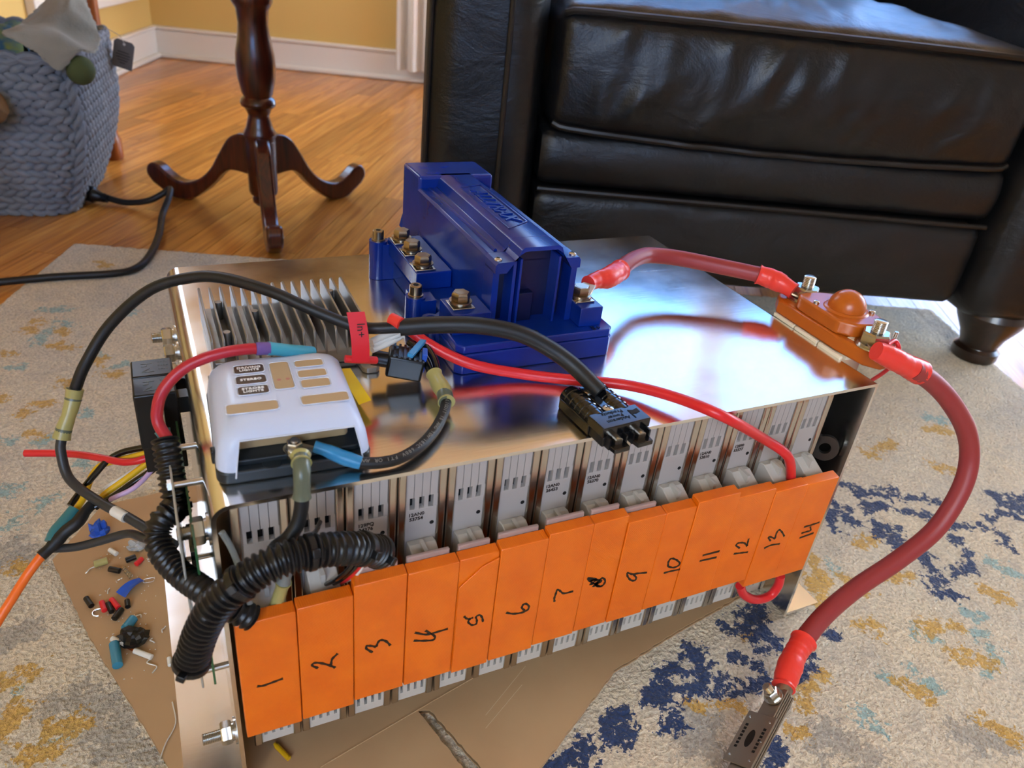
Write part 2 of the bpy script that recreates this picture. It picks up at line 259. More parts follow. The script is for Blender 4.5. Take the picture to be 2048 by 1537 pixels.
D_rug=[('n',10,[(806,171),(829,153),(833,135),(852,139),(854,125),(879,134)]),('n',10,[(771,141),(773,121),(762,105),(771,93)]),('n',10,[(820,139),(806,110),(836,114)]),('n',10,[(879,113),(906,105),(922,93)]),('n',10,[(956,43),(990,45),(1007,26)]),('n',10,[(950,19),(929,-4)]),('n',10,[(876,32),(866,6),(844,-15),(815,-16)]),('n',10,[(897,49),(933,34)]),('n',10,[(756,126),(729,104),(732,91)]),('n',10,[(849,96),(877,81),(881,54)]),('n',15,[(795,94),(804,67),(797,46),(803,32),(800,16),(798,0)]),('n',15,[(798,0),(774,-28),(784,-37)]),('n',15,[(1016,77),(1012,51),(1033,38)]),('n',15,[(1032,65),(1060,56)]),('n',15,[(783,68),(789,48)]),('n',8,[(517,18),(522,9)]),('n',8,[(485,8),(501,7),(515,5)]),('n',8,[(545,26),(538,11)]),('n',8,[(530,5),(528,-6),(519,-4)]),('n',8,[(508,-11),(524,-15),(534,-22),(520,-26),(501,-26),(522,-31),(528,-32)]),('n',8,[(443,-13),(446,-19),(432,-26),(416,-23)]),('n',8,[(437,-37),(447,-39),(450,-46),(459,-53),(464,-58),(479,-55),(484,-57)]),('n',8,[(406,-38),(417,-39),(418,-48),(412,-49)]),('n',8,[(472,-21),(469,-26)]),('n',8,[(482,-29),(480,-32)]),('n',8,[(489,-36),(490,-40)]),('n',8,[(551,-45),(553,-51)]),('n',8,[(536,-55),(526,-58),(520,-67)]),('n',8,[(545,-59),(546,-60)]),('n',8,[(423,-122),(417,-130)]),('n',8,[(429,-51),(430,-54)]),('n',8,[(444,-56),(446,-59)]),('n',12,[(436,-1),(431,-16),(430,-25)]),('n',12,[(586,-28),(595,-31)]),('n',12,[(446,-109),(444,-119),(443,-128),(435,-131)]),('n',12,[(415,-41),(420,-48)]),('n',12,[(311,-41),(324,-41),(333,-47)]),('n',12,[(303,-47),(304,-60),(321,-56)]),('n',12,[(263,-57),(264,-61)]),('n',12,[(278,-54),(271,-72)]),('n',12,[(238,-61),(244,-65)]),('n',12,[(376,-23),(396,-35),(415,-45)]),('n',12,[(392,-14),(421,-27)]),('n',12,[(439,-3),(433,-24),(416,-47)]),('n',12,[(377,-52),(367,-64)]),('n',12,[(365,-33),(365,-38)]),('n',12,[(488,10),(513,4)]),('n',12,[(545,26),(536,11)]),('n',12,[(516,21),(523,13)]),('m',12,[(396,-51),(413,-59),(442,-71)]),('m',12,[(458,-95),(467,-106),(477,-114)]),('m',12,[(515,-75),(525,-80)]),('m',12,[(504,-2),(508,-5)]),('m',12,[(505,-94),(503,-98)]),('m',12,[(636,-34),(654,-43)]),('m',12,[(548,-68),(545,-72)]),('m',18,[(627,42),(644,28),(619,0)]),('m',18,[(627,30),(631,24)]),('m',14,[(663,67),(643,27),(619,6)]),('m',14,[(745,63),(783,68)]),('m',14,[(676,26),(686,7)]),('m',14,[(703,-66),(742,-70)]),('m',14,[(724,-104),(736,-125),(716,-118),(707,-102)]),('m',14,[(619,-107),(628,-129)]),('m',14,[(663,-178),(680,-199)]),('m',14,[(639,-34),(649,-47)]),('m',14,[(728,8),(752,2)]),('m',14,[(915,212),(974,219)]),('m',14,[(989,159),(1009,137)]),('m',14,[(1062,236),(1096,218)]),('m',14,[(830,-47),(841,-71)]),('t',16,[(761,-95),(754,-119),(718,-131)]),('t',16,[(547,-118),(557,-132)]),('t',16,[(1094,263),(1121,237)]),('t',16,[(696,-63),(702,-79)]),('t',16,[(766,-55),(782,-75)]),('t',16,[(609,-99),(619,-110)]),('t',16,[(681,50),(673,32)]),('t',16,[(882,-17),(893,-42)]),('t',16,[(638,-106),(647,-125)]),('t',16,[(-173,871),(-190,832)]),('t',16,[(-69,898),(-52,915)]),('t',16,[(-161,900),(-146,883)]),('t',16,[(-108,777),(-101,764)]),('t',16,[(-87,728),(-68,739)]),('t',16,[(-127,611),(-117,612)]),('t',16,[(-174,557),(-159,564)]),('t',16,[(-210,571),(-203,577)]),('t',16,[(-202,763),(-224,763)]),('t',16,[(-122,498),(-114,508)]),('t',16,[(-181,951),(-147,950)]),('t',16,[(-202,466),(-191,466)]),('m',14,[(-164,820),(-142,803)]),('m',14,[(-155,866),(-148,858)]),('m',14,[(-202,884),(-195,876)]),('m',14,[(-103,759),(-99,742)]),('m',14,[(-175,656),(-166,654)]),('m',14,[(-222,678),(-214,681)]),('m',14,[(-182,588),(-173,577)]),('m',14,[(-97,714),(-78,709)]),('m',14,[(-99,1143),(-90,1116)]),('m',14,[(-232,809),(-219,805)]),('m',14,[(-194,630),(-186,636)]),('m',14,[(-149,712),(-142,700)]),('m',14,[(-191,907),(-184,898)]),('m',16,[(-180,180),(-161,184)]),('m',16,[(-174,150),(-168,154)]),('m',16,[(-141,117),(-123,117)]),('m',16,[(-158,98),(-136,98)]),('m',16,[(-176,128),(-169,153)]),('m',16,[(-171,334),(-177,329)]),('m',16,[(-69,370),(-56,403)]),('t',16,[(-177,170),(-167,174)]),('t',16,[(-146,108),(-125,111)]),('t',16,[(-202,474),(-192,471)]),('t',16,[(-168,426),(-155,438)]),('t',16,[(-188,408),(-196,396)]),('g',22,[(-180,233),(-168,237)]),('g',22,[(-125,151),(-92,115)]),('g',22,[(-105,101),(-74,68)]),('g',22,[(-139,141),(-130,143)]),('g',22,[(-193,362),(-168,340)]),('g',22,[(389,-61),(406,-78)]),('g',22,[(373,-83),(390,-103)]),('g',22,[(489,-131),(510,-141)]),('g',22,[(518,-151),(523,-161)]),('g',20,[(633,-174),(657,-193)]),('g',20,[(500,-118),(516,-140)])]
D_blanket=[[(-0.1265,1.6,0.3908),(-0.1096,1.6,0.3956),(-0.0929,1.6,0.3985),(-0.0785,1.6,0.3976),(-0.0653,1.612,0.3896)],[(-0.1502,1.54,0.3672),(-0.1294,1.54,0.372),(-0.1013,1.54,0.3826),(-0.0823,1.54,0.3801),(-0.0574,1.552,0.3681)],[(-0.1773,1.5,0.3476),(-0.1464,1.5,0.3545),(-0.1119,1.5,0.3653),(-0.0804,1.5,0.3615),(-0.0486,1.512,0.3431)],[(-0.1785,1.475,0.3465),(-0.1483,1.475,0.3471),(-0.12,1.475,0.344),(-0.0902,1.475,0.3263),(-0.0471,1.487,0.3188)],[(-0.1981,1.39,0.3481),(-0.1616,1.39,0.3531),(-0.1261,1.39,0.3497),(-0.0918,1.39,0.3338),(-0.0584,1.402,0.3154)],[(-0.1984,1.365,0.345),(-0.1652,1.365,0.3397),(-0.1355,1.365,0.3282),(-0.1054,1.365,0.3233),(-0.0768,1.377,0.3224)],[(-0.188,1.36,0.3412),(-0.1597,1.36,0.3255),(-0.141,1.36,0.3055),(-0.1194,1.36,0.2895),(-0.0884,1.372,0.3175)]]
D_card=[(-0.1467,0.3246),(-0.114,0.2126),(-0.0539,0.0444),(-0.0086,-0.1122),(0.0368,-0.1758),(0.121,-0.1006),(0.1648,-0.0839),(0.2288,-0.0631),(0.3432,0.0023),(0.4278,0.0213),(0.5458,0.0433)]
D_slot=[(0.1498,0.0254),(0.1601,0.0227),(0.1868,-0.058),(0.1712,-0.052)]
D_crease=[(0.0574,0.003),(0.1678,0.0309),(0.2464,0.0497)]
D_scr={'white_tube':[(-0.0934,0.3196),(-0.0868,0.3104)],'black1':[(-0.0787,0.2973),(-0.0688,0.3002)],'red1':[(-0.0693,0.2883),(-0.0631,0.2955)],'black2':[(-0.0942,0.2899),(-0.0841,0.2832)],'coil':[(-0.0811,0.2872),(-0.0741,0.2709)],'yellow':[(-0.1081,0.3003),(-0.0953,0.3022)],'silver1':[(-0.1162,0.2924),(-0.1081,0.2997)],'tape_blue':[(-0.1038,0.3514)],'tape_flag':[(-0.0845,0.2494),(-0.0646,0.265)],'black3':[(-0.115,0.2553),(-0.1101,0.2423)],'red2':[(-0.1013,0.2454),(-0.0989,0.2325)],'black4':[(-0.0961,0.2417),(-0.0928,0.2286)],'red3':[(-0.0929,0.2461),(-0.0868,0.2319)],'black5':[(-0.0791,0.2399),(-0.0786,0.2305)],'black6':[(-0.091,0.2185),(-0.084,0.2294)],'teal1':[(-0.0818,0.2009),(-0.0737,0.2125)],'tape_black':[(-0.0747,0.1872)],'white1':[(-0.0933,0.1952),(-0.0814,0.1814)],'white2':[(-0.0751,0.1737),(-0.0608,0.1605)],'blue_tube':[(-0.0912,0.1862),(-0.0888,0.1589)],'clear':[(-0.0678,0.3176)],'silver2':[(-0.0581,0.2931),(-0.0514,0.2962)],'silver3':[(-0.0595,0.1846),(-0.0579,0.1785)],'silver4':[(-0.0622,0.1611),(-0.0616,0.1439)],'silver5':[(-0.0505,0.1885),(-0.0471,0.1959)],'white3':[(-0.0469,0.1556),(-0.0466,0.1462)],'ring':[(-0.0636,0.2647),(-0.0534,0.2612)],'shred':[(-0.0476,0.1067),(-0.0466,0.0842),(-0.0555,0.0676),(-0.0611,0.0528)],'copper':[(-0.0814,0.1814),(-0.0751,0.175)],'silver6':[(-0.0963,0.2566),(-0.0942,0.2638)],'silver7':[(-0.087,0.2726),(-0.0828,0.2745)],'silver8':[(-0.0735,0.2198),(-0.0678,0.2148)],'spade':[(-0.1081,0.2333),(-0.1024,0.2343)]}
D_pin=[(0.0267,0.0355),(0.0353,0.0178)]
D_misc={'lb_front_top':[(0.0002,0.03,0.2541),(-0.0192,0.03,0.2565)],'lb_front_bot':[(0.0088,0.03,0.0409),(-0.0209,0.03,0.0446)],'lb_back':[(-0.0045,0.2751,0.27),(-0.0207,0.2733,0.27)],'lb_mid':[(-0.0067,0.2439,0.27),(-0.0157,0.2444,0.27)],'lb_mid2':[(-0.0065,0.2101,0.27),(-0.0147,0.2106,0.27)],'bd_top':[(-0.0091,0.06,0.2854),(-0.0199,0.06,0.2837)],'bd_bot':[(0.0013,0.01,0.145),(-0.0179,0.01,0.1426)],'bd_mid':[(-0.0147,0.03,0.1804),(-0.0014,0.03,0.183)],'lugright':[(0.5829,0.035,0.2042)],'term':[(0.0546,0.0244,0.314)]}
D_fw={'driving':(0.038,0.095,0.019,0.0104,-0.0275),'stereo':(0.0373,0.0807,0.0189,0.0101,-0.049),'strobe':(0.0367,0.0671,0.0189,0.0099,-0.0385),'centre':(0.0575,0.0815,0.0124,0.0353,-0.0406),'r1':(0.0783,0.0933,0.0189,0.0085,-0.1169),'r2':(0.0777,0.0792,0.0186,0.0091,-0.1293),'r3':(0.0772,0.0659,0.0186,0.0098,-0.1396),'fl':(0.0331,0.0466,0.0312,0.0105,0.0039),'fr':(0.079,0.0454,0.0301,0.0101,-0.0863)}
# ------------------------------------------------------------------ materials
def node_mat(name):
    m=bpy.data.materials.new(name); m.use_nodes=True; return m,m.node_tree,m.node_tree.nodes['Principled BSDF']
def N(nt,t,**k):
    n=nt.nodes.new(t)
    for a,b in k.items():
        if a in n.inputs: n.inputs[a].default_value=b
        else: setattr(n,a,b)
    return n
def ramp(nt,fac,stops):
    cr=nt.nodes.new('ShaderNodeValToRGB'); e=cr.color_ramp.elements
    while len(e)<len(stops): e.new(.5)
    for el,(p,c) in zip(e,stops): el.position=p; el.color=lin(c) if isinstance(c,str) else c
    nt.links.new(fac,cr.inputs[0]); return cr.outputs[0]
def wood(name,dark,mid,light,scale=(3,60,60),rough=.3,coat=.0,rand=True,bump=.15):
    m,nt,b=node_mat(name); L=nt.links
    tc=N(nt,'ShaderNodeTexCoord'); oi=N(nt,'ShaderNodeObjectInfo'); add=N(nt,'ShaderNodeVectorMath',operation='ADD')
    sc=N(nt,'ShaderNodeVectorMath',operation='SCALE',Scale=37.0); cmb=N(nt,'ShaderNodeCombineXYZ')
    for i in range(3): L.new(oi.outputs['Random'],cmb.inputs[i])
    L.new(cmb.outputs[0],sc.inputs[0]); L.new(tc.outputs['Object'],add.inputs[0]); L.new(sc.outputs[0],add.inputs[1])
    mp=N(nt,'ShaderNodeMapping',Scale=scale); L.new(add.outputs[0],mp.inputs[0])
    n1=N(nt,'ShaderNodeTexNoise',Scale=1.0,Detail=6.0,Distortion=.6); L.new(mp.outputs[0],n1.inputs['Vector'])
    mp2=N(nt,'ShaderNodeMapping',Scale=(scale[0]*.45,scale[1]*.22,scale[2]*.22)); L.new(add.outputs[0],mp2.inputs[0])
    n2=N(nt,'ShaderNodeTexNoise',Scale=1.0,Detail=2.0,Distortion=1.2); L.new(mp2.outputs[0],n2.inputs['Vector'])
    ml=N(nt,'ShaderNodeMath',operation='MULTIPLY'); ml.inputs[1].default_value=9.0; L.new(n2.outputs['Fac'],ml.inputs[0])
    fr=N(nt,'ShaderNodeMath',operation='FRACT'); L.new(ml.outputs[0],fr.inputs[0])
    pp=N(nt,'ShaderNodeMath',operation='PINGPONG'); pp.inputs[1].default_value=.5; L.new(ml.outputs[0],pp.inputs[0])
    mx=N(nt,'ShaderNodeMath',operation='MULTIPLY_ADD'); mx.inputs[1].default_value=.45; L.new(pp.outputs[0],mx.inputs[0]); 
    m2=N(nt,'ShaderNodeMath',operation='MULTIPLY'); m2.inputs[1].default_value=.75; L.new(n1.outputs['Fac'],m2.inputs[0]); L.new(m2.outputs[0],mx.inputs[2])
    c=ramp(nt,mx.outputs[0],[(.25,dark),(.48,mid),(.72,light)])
    hs=N(nt,'ShaderNodeHueSaturation'); L.new(c,hs.inputs['Color'])
    if rand:
        mr=N(nt,'ShaderNodeMapRange'); mr.inputs[3].default_value=.80; mr.inputs[4].default_value=1.28; L.new(oi.outputs['Random'],mr.inputs[0]); L.new(mr.outputs[0],hs.inputs['Value'])
    L.new(hs.outputs[0],b.inputs['Base Color']); b.inputs['Roughness'].default_value=rough; b.inputs['Coat Weight'].default_value=coat; b.inputs['Coat Roughness'].default_value=.12
    bp=N(nt,'ShaderNodeBump',Strength=bump,Distance=.0006); L.new(n1.outputs['Fac'],bp.inputs['Height']); L.new(bp.outputs[0],b.inputs['Normal'])
    MATS[name]=m; return m
M_floor=wood('oak_floor','#94561f','#b9772f','#d09447',(2.2,75,40),.30,.25)
M_cherry=wood('cherry_wood','#2a0e06','#47190c','#5d2511',(60,60,6),.28,.35,False,.05)
M_legwood=wood('orange_brown_wood','#7a3a17','#99501f','#b06629',(50,50,6),.35,.2,False,.05)
M_darkwood=wood('dark_wood','#120a07','#1f120c','#2c1a11',(60,60,8),.3,.3,False,.05)
M_wall=mat('yellow_paint','#dcb86a',.7,bump=(220,.08,.0008)); M_offwhite=mat('off_white_paint','#dcdad4',.75)
M_white=mat('white_trim_paint','#e8e0d2',.42,bump=(60,.05,.0008))
M_ceil=mat('ceiling_paint','#eeeae2',.8)
def leather():
    m,nt,b=node_mat('black_leather'); L=nt.links; tc=N(nt,'ShaderNodeTexCoord')
    v=N(nt,'ShaderNodeTexVoronoi',Scale=420.0); L.new(tc.outputs['Object'],v.inputs['Vector'])
    mp=N(nt,'ShaderNodeMapping',Scale=(3.2,3.2,5.5),Rotation=(0,.7,0)); L.new(tc.outputs['Object'],mp.inputs[0])
    n=N(nt,'ShaderNodeTexNoise',Scale=2.2,Detail=7.0,Roughness=.62,Distortion=1.6); L.new(mp.outputs[0],n.inputs['Vector'])
    b1=N(nt,'ShaderNodeBump',Strength=.16,Distance=.0010); L.new(v.outputs['Distance'],b1.inputs['Height'])
    b2=N(nt,'ShaderNodeBump',Strength=.30,Distance=.010); L.new(n.outputs['Fac'],b2.inputs['Height']); L.new(b1.outputs[0],b2.inputs['Normal'])
    L.new(b2.outputs[0],b.inputs['Normal'])
    c=ramp(nt,n.outputs['Fac'],[(.3,'#0a0a0b'),(.75,'#161516')]); L.new(c,b.inputs['Base Color'])
    rr=N(nt,'ShaderNodeMapRange'); rr.inputs[3].default_value=.42; rr.inputs[4].default_value=.33; L.new(n.outputs['Fac'],rr.inputs[0]); L.new(rr.outputs[0],b.inputs['Roughness'])
    b.inputs['Specular IOR Level'].default_value=.42
    return m
M_leather=leather()
M_welt=mat('leather_welt','#15100d',.42,bump=(300,.1,.0008))
def aluminium():
    m,nt,b=node_mat('brushed_aluminium'); L=nt.links; tc=N(nt,'ShaderNodeTexCoord')
    mp=N(nt,'ShaderNodeMapping',Scale=(26,420,420)); L.new(tc.outputs['Object'],mp.inputs[0])
    n=N(nt,'ShaderNodeTexNoise',Scale=1.0,Detail=4.0); L.new(mp.outputs[0],n.inputs['Vector'])
    s=N(nt,'ShaderNodeTexNoise',Scale=14.0,Detail=5.0,Roughness=.6); L.new(tc.outputs['Object'],s.inputs['Vector'])
    # fine scratches
    mp3=N(nt,'ShaderNodeMapping',Scale=(9,90,9),Rotation=(0,0,.7)); L.new(tc.outputs['Object'],mp3.inputs[0])
    v=N(nt,'ShaderNodeTexNoise',Scale=2.4,Detail=2.0); L.new(mp3.outputs[0],v.inputs['Vector'])
    sr=ramp(nt,v.outputs['Fac'],[(.70,(0,0,0,1)),(.78,(1,1,1,1))])
    c=ramp(nt,s.outputs['Fac'],[(.3,'#dedcd8'),(.7,'#ebeae7')]); L.new(c,b.inputs['Base Color'])
    r=N(nt,'ShaderNodeMapRange'); r.inputs[1].default_value=.3; r.inputs[2].default_value=.7; r.inputs[3].default_value=.15; r.inputs[4].default_value=.24; L.new(s.outputs['Fac'],r.inputs[0])
    a=N(nt,'ShaderNodeMath',operation='MULTIPLY_ADD'); a.inputs[1].default_value=.07; L.new(sr,a.inputs[0]); L.new(r.outputs[0],a.inputs[2]); L.new(a.outputs[0],b.inputs['Roughness'])
    b.inputs['Metallic'].default_value=1
    bp=N(nt,'ShaderNodeBump',Strength=.05,Distance=.0004); L.new(n.outputs['Fac'],bp.inputs['Height']); L.new(bp.outputs[0],b.inputs['Normal'])
    return m
M_alu=aluminium()
M_alu_cast=mat('cast_aluminium','#8f8b84',.42,.85,bump=(260,.15,.0008),var=(30,'#a8a49c',.35,.65))
M_steel=mat('zinc_steel','#c3c1ba',.26,1,bump=(240,.08,.0005))
M_brass=mat('yellow_zinc_steel','#a3927a',.3,1,bump=(240,.08,.0005))
M_modmetal=mat('module_shell_metal','#c2bdb6',.22,1,bump=(30,.15,.002,(1,1,.25)))
M_darkmetal=mat('dark_steel','#4a4946',.4,.9)
M_modplastic=mat('grey_module_plastic','#a8a19b',.55,bump=(300,.05,.0004))
M_modlight=mat('light_module_plastic','#b9b3a9',.5)
M_slot=mat('slot_black','#0b0a0a',.8)
M_shroud=mat('clear_pink_plastic','#c3a59a',.35,trans=.35)
def printed():
    m,nt,b=node_mat('printed_orange_plastic'); L=nt.links; tc=N(nt,'ShaderNodeTexCoord'); oi=N(nt,'ShaderNodeObjectInfo')
    mp=N(nt,'ShaderNodeMapping'); L.new(tc.outputs['Object'],mp.inputs[0])
    rot=N(nt,'ShaderNodeCombineXYZ'); mr=N(nt,'ShaderNodeMath',operation='GREATER_THAN'); mr.inputs[1].default_value=.5; L.new(oi.outputs['Random'],mr.inputs[0])
    ma=N(nt,'ShaderNodeMath',operation='MULTIPLY_ADD'); ma.inputs[1].default_value=1.57; ma.inputs[2].default_value=.785; L.new(mr.outputs[0],ma.inputs[0]); L.new(ma.outputs[0],rot.inputs[1]); L.new(rot.outputs[0],mp.inputs['Rotation'])
    wv=N(nt,'ShaderNodeTexWave',Scale=290.0,Distortion=.6); wv.inputs['Detail'].default_value=1.0; L.new(mp.outputs[0],wv.inputs['Vector'])
    n=N(nt,'ShaderNodeTexNoise',Scale=40.0,Detail=4.0); L.new(tc.outputs['Object'],n.inputs['Vector'])
    c=ramp(nt,n.outputs['Fac'],[(.3,'#da6203'),(.7,'#e66f07')]); L.new(c,b.inputs['Base Color'])
    b.inputs['Roughness'].default_value=.36; b.inputs['Specular IOR Level'].default_value=.55
    bp=N(nt,'ShaderNodeBump',Strength=.22,Distance=.0006); L.new(wv.outputs['Fac'],bp.inputs['Height'])
    b2=N(nt,'ShaderNodeBump',Strength=.2,Distance=.0015); L.new(n.outputs['Fac'],b2.inputs['Height']); L.new(bp.outputs[0],b2.inputs['Normal']); L.new(b2.outputs[0],b.inputs['Normal'])
    return m
M_orange=printed()
M_ink=mat('black_marker_ink','#20130c',.5)
M_blue=mat('blue_anodised_plastic','#042272',.25,bump=(500,.06,.0003),var=(18,'#052c8c',.4,.7))
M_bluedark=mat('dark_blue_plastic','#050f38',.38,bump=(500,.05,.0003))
M_redbrown=mat('dark_red_rubber','#8e2f30',.45,bump=(400,.1,.0004))
M_redshrink=mat('red_heat_shrink','#e03a30',.33,bump=(120,.25,.002))
M_red=mat('red_wire_plastic','#d3262a',.33)
M_redcrim=mat('crimson_wire_plastic','#b0222f',.36)
M_redtag=mat('red_tag','#cf1420',.45)
M_black=mat('black_plastic','#0c0c0e',.35)
M_blackgloss=mat('glossy_black_plastic','#0a0b0d',.14,spec=.7)
M_blackmatte=mat('black_rubber','#121314',.48,bump=(300,.06,.0004))
M_charcoal=mat('charcoal_rubber','#2a2c2e',.42)
M_conduit=mat('corrugated_black_plastic','#0d0d0f',.36)
M_yellowclear=mat('yellow_clear_shrink','#b6ac6a',.28,trans=.25)
M_olive=mat('olive_shrink','#5f6654',.3,trans=.1)
M_teal=mat('teal_shrink','#3f9bb0',.3,trans=.1); M_tealdark=mat('dark_teal_shrink','#2f6f73',.35)
M_bluesh=mat('blue_shrink','#2f7fae',.32)
M_purple=mat('purple_shrink','#6a4f8c',.35)
M_grey=mat('grey_shrink','#7a7d78',.35,trans=.1)
M_wyellow=mat('yellow_wire','#e0b01c',.35); M_wwhite=mat('white_wire','#d5d1c6',.4); M_wpurple=mat('lilac_wire','#c8a6c8',.4); M_worange=mat('orange_wire','#e8691c',.36)
M_ytag=mat('yellow_tag','#f0cf10',.45)
M_bakelite=mat('brown_orange_bakelite','#a9500f',.30,coat=.05,var=(14,'#b65c14',.35,.7),bump=(40,.04,.001))
M_cream=mat('cream_plastic','#e2d6bb',.45)
M_print=mat('white_print','#e9e7e0',.5); M_greyprint=mat('grey_print','#7d7b76',.6)
M_labelbrown=mat('dark_brown_label','#3d2c18',.4); M_tan=mat('tan_label','#a98f68',.42)
M_frost=mat('frosted_clear_plastic','#dde7fb',.30,trans=.30,ior=1.35)
M_rim=mat('clear_plastic_rim','#e6ecf6',.12,trans=.3)
M_fbase=mat('fuse_base_black','#1b2226',.42)
M_pcb=mat('green_circuit_board','#2f5a35',.4)
M_card=mat('cardboard','#a98660',.8,bump=(40,.1,.002),var=(6,'#b8966d',.35,.7))
M_cardedge=mat('cardboard_edge','#6d5336',.9,bump=(200,.6,.002))
M_bluetape=mat('blue_tape','#1f4fb0',.45)
M_knit=mat('grey_chunky_yarn','#71767f',.85,bump=(160,.5,.002),var=(20,'#82878f',.35,.7))
M_knitd=mat('dark_grey_weave','#2e3136',.9)
M_felt=mat('grey_felt','#8d887b',.95,bump=(180,.5,.002),var=(12,'#9d988a',.35,.7))
M_green=mat('olive_fabric','#4c5530',.9,bump=(250,.3,.001)); M_bluefab=mat('blue_green_fabric','#35617f',.9,var=(22,'#7d8a4c',.45,.6))
M_tagpaper=mat('grey_paper_tag','#77716c',.7)
M_bark=mat('brown_bark','#6b5034',.9,bump=(40,.8,.004),var=(25,'#8c6c48',.4,.65))
M_curtain=mat('sheer_white_curtain','#efe9dd',.8,trans=.15,bump=(90,.2,.002,(1,1,.1)))
def glass():
    m,nt,b=node_mat('window_glass'); nt.nodes.remove(b); o=nt.nodes['Material Output']; t=N(nt,'ShaderNodeBsdfTransparent'); g=N(nt,'ShaderNodeBsdfGlossy',Roughness=.0); x=N(nt,'ShaderNodeMixShader'); x.inputs[0].default_value=.06
    nt.links.new(t.outputs[0],x.inputs[1]); nt.links.new(g.outputs[0],x.inputs[2]); nt.links.new(x.outputs[0],o.inputs[0]); return m
M_glass=glass()
M_fuselink=mat('tinned_bar_metal','#948a7c',.36,.9,bump=(90,.2,.001))
M_tin=mat('tinned_strand','#d9d7d0',.35,.35)
M_copper=mat('copper_wire','#b3622f',.35,1)
# ------------------------------------------------------------------ the room
FZ=-.016
E1a,E1b,E2a,E2b,CZ=-1.155,3.6,-2.45,3.185,2.6
def rbox(name,m,a0,a1,b0,b1,z0,z1,parent=None,bevel=0):
    return MB().bb(a0,a1,b0,b1,z0,z1).build(name,m,parent,M=ROOM,bevel=bevel)
floor=struct(rbox('floor',M_floor,E1a-.2,E1b+.2,E2a-.2,E2b+.2,FZ-.06,FZ-.019))
struct(rbox('ceiling',M_ceil,E1a-.1,E1b+.1,E2a-.1,E2b+.1,CZ,CZ+.1))
def wallbox(name,M,a0,a1,z0,z1,holes,t0,t1,axis):
    """wall slab with rectangular window holes; axis 'b': runs along e1, 'a': runs along e2"""
    B=MB(); xs=sorted({a0,a1}|{h[0] for h in holes}|{h[1] for h in holes}); zs=sorted({z0,z1}|{h[2] for h in holes}|{h[3] for h in holes})
    for i in range(len(xs)-1):
        for j in range(len(zs)-1):
            cx=(xs[i]+xs[i+1])/2; cz=(zs[j]+zs[j+1])/2
            if any(h[0]<cx<h[1] and h[2]<cz<h[3] for h in holes): continue
            if axis=='b': B.bb(xs[i],xs[i+1],t0,t1,zs[j],zs[j+1])
            else: B.bb(t0,t1,xs[i],xs[i+1],zs[j],zs[j+1])
    return struct(B.build(name,M,M=ROOM,smooth=False))
wallbox('wall_back',M_wall,E1a-.1,E1b+.1,FZ-.02,CZ,WB,E2b,E2b+.1,'b')
wallbox('wall_left',M_wall,E2a,E2b,FZ-.02,CZ,WL,E1a-.1,E1a,'a')
wallbox('wall_right',M_offwhite,E2a,E2b,FZ-.02,CZ,WE,E1b,E1b+.1,'a')
wallbox('wall_rear',M_offwhite,E1a-.1,E1b+.1,FZ-.02,CZ,WR_FILL,E2a-.1,E2a,'b')
def window(n,h,t,axis,inner):
    """frame, sash bars, panes and sill of a window in a wall; t = middle of the wall, inner = side of the room"""
    a0,a1,z0,z1=h
    def q(B,x0,x1,d0,d1,zz0,zz1):
        if axis=='b': B.bb(x0,x1,d0,d1,zz0,zz1)
        else: B.bb(d0,d1,x0,x1,zz0,zz1)
    o=MB(); f=.045
    for r in((a0,a0+f,z0,z1),(a1-f,a1,z0,z1),(a0,a1,z0,z0+f),(a0,a1,z1-f,z1)): q(o,r[0],r[1],t-.03,t+.03,r[2],r[3])
    win=struct(o.build('window_%d'%n,M_white,M=ROOM))
    c=.075
    for r in((a0-c,a0,z0-c,z1+c),(a1,a1+c,z0-c,z1+c),(a0,a1,z1,z1+c),(a0-.02,a1+.02,z0-c,z0)):
        k=MB(); q(k,r[0],r[1],min(inner,inner+(inner-t)*.35),max(inner,inner+(inner-t)*.35),r[2],r[3]); k.build('casing',M_white,win,M=ROOM)
    mid=(z0+z1)/2; k=MB(); q(k,a0,a1,t-.02,t+.02,mid-.02,mid+.02); k.build('meeting_rail',M_white,win,M=ROOM)
    for zz0,zz1 in((z0+f,mid-.02),(mid+.02,z1-f)):
        k=MB(); q(k,a0+f,a1-f,t-.003,t+.003,zz0,zz1); k.build('pane',M_glass,win,M=ROOM)
    return win
window(1,WB[0],E2b+.05,'b',E2b); window(2,WB[1],E2b+.05,'b',E2b); window(3,WL[0],E1a-.05,'a',E1a); window(4,WR_FILL[0],E2a-.05,'b',E2a); window(5,WE[0],E1b+.05,'a',E1b)  # number four, behind the camera, is an added window serving as fill light
# baseboards: board, cap and shoe moulding
bb=struct(rbox('baseboard_back',M_white,E1a,E1b,E2b-.016,E2b,FZ,.092,bevel=.002))
rbox('cap_moulding',M_white,E1a,E1b,E2b-.022,E2b,.092,.106,bb,.004); rbox('shoe_moulding',M_white,E1a,E1b,E2b-.032,E2b-.016,FZ,.004,bb,.006)
bl=struct(rbox('baseboard_left',M_white,E1a,E1a+.016,E2a,E2b-.016,FZ,.092,bevel=.002))
rbox('cap_moulding',M_white,E1a,E1a+.022,E2a,E2b-.016,.092,.106,bl,.004); rbox('shoe_moulding',M_white,E1a+.016,E1a+.032,E2a,E2b-.016,FZ,.004,bl,.006)
struct(rbox('trim_1',M_white,E1a,E1a+.03,2.2,3.02,.215,.33,bevel=.004))
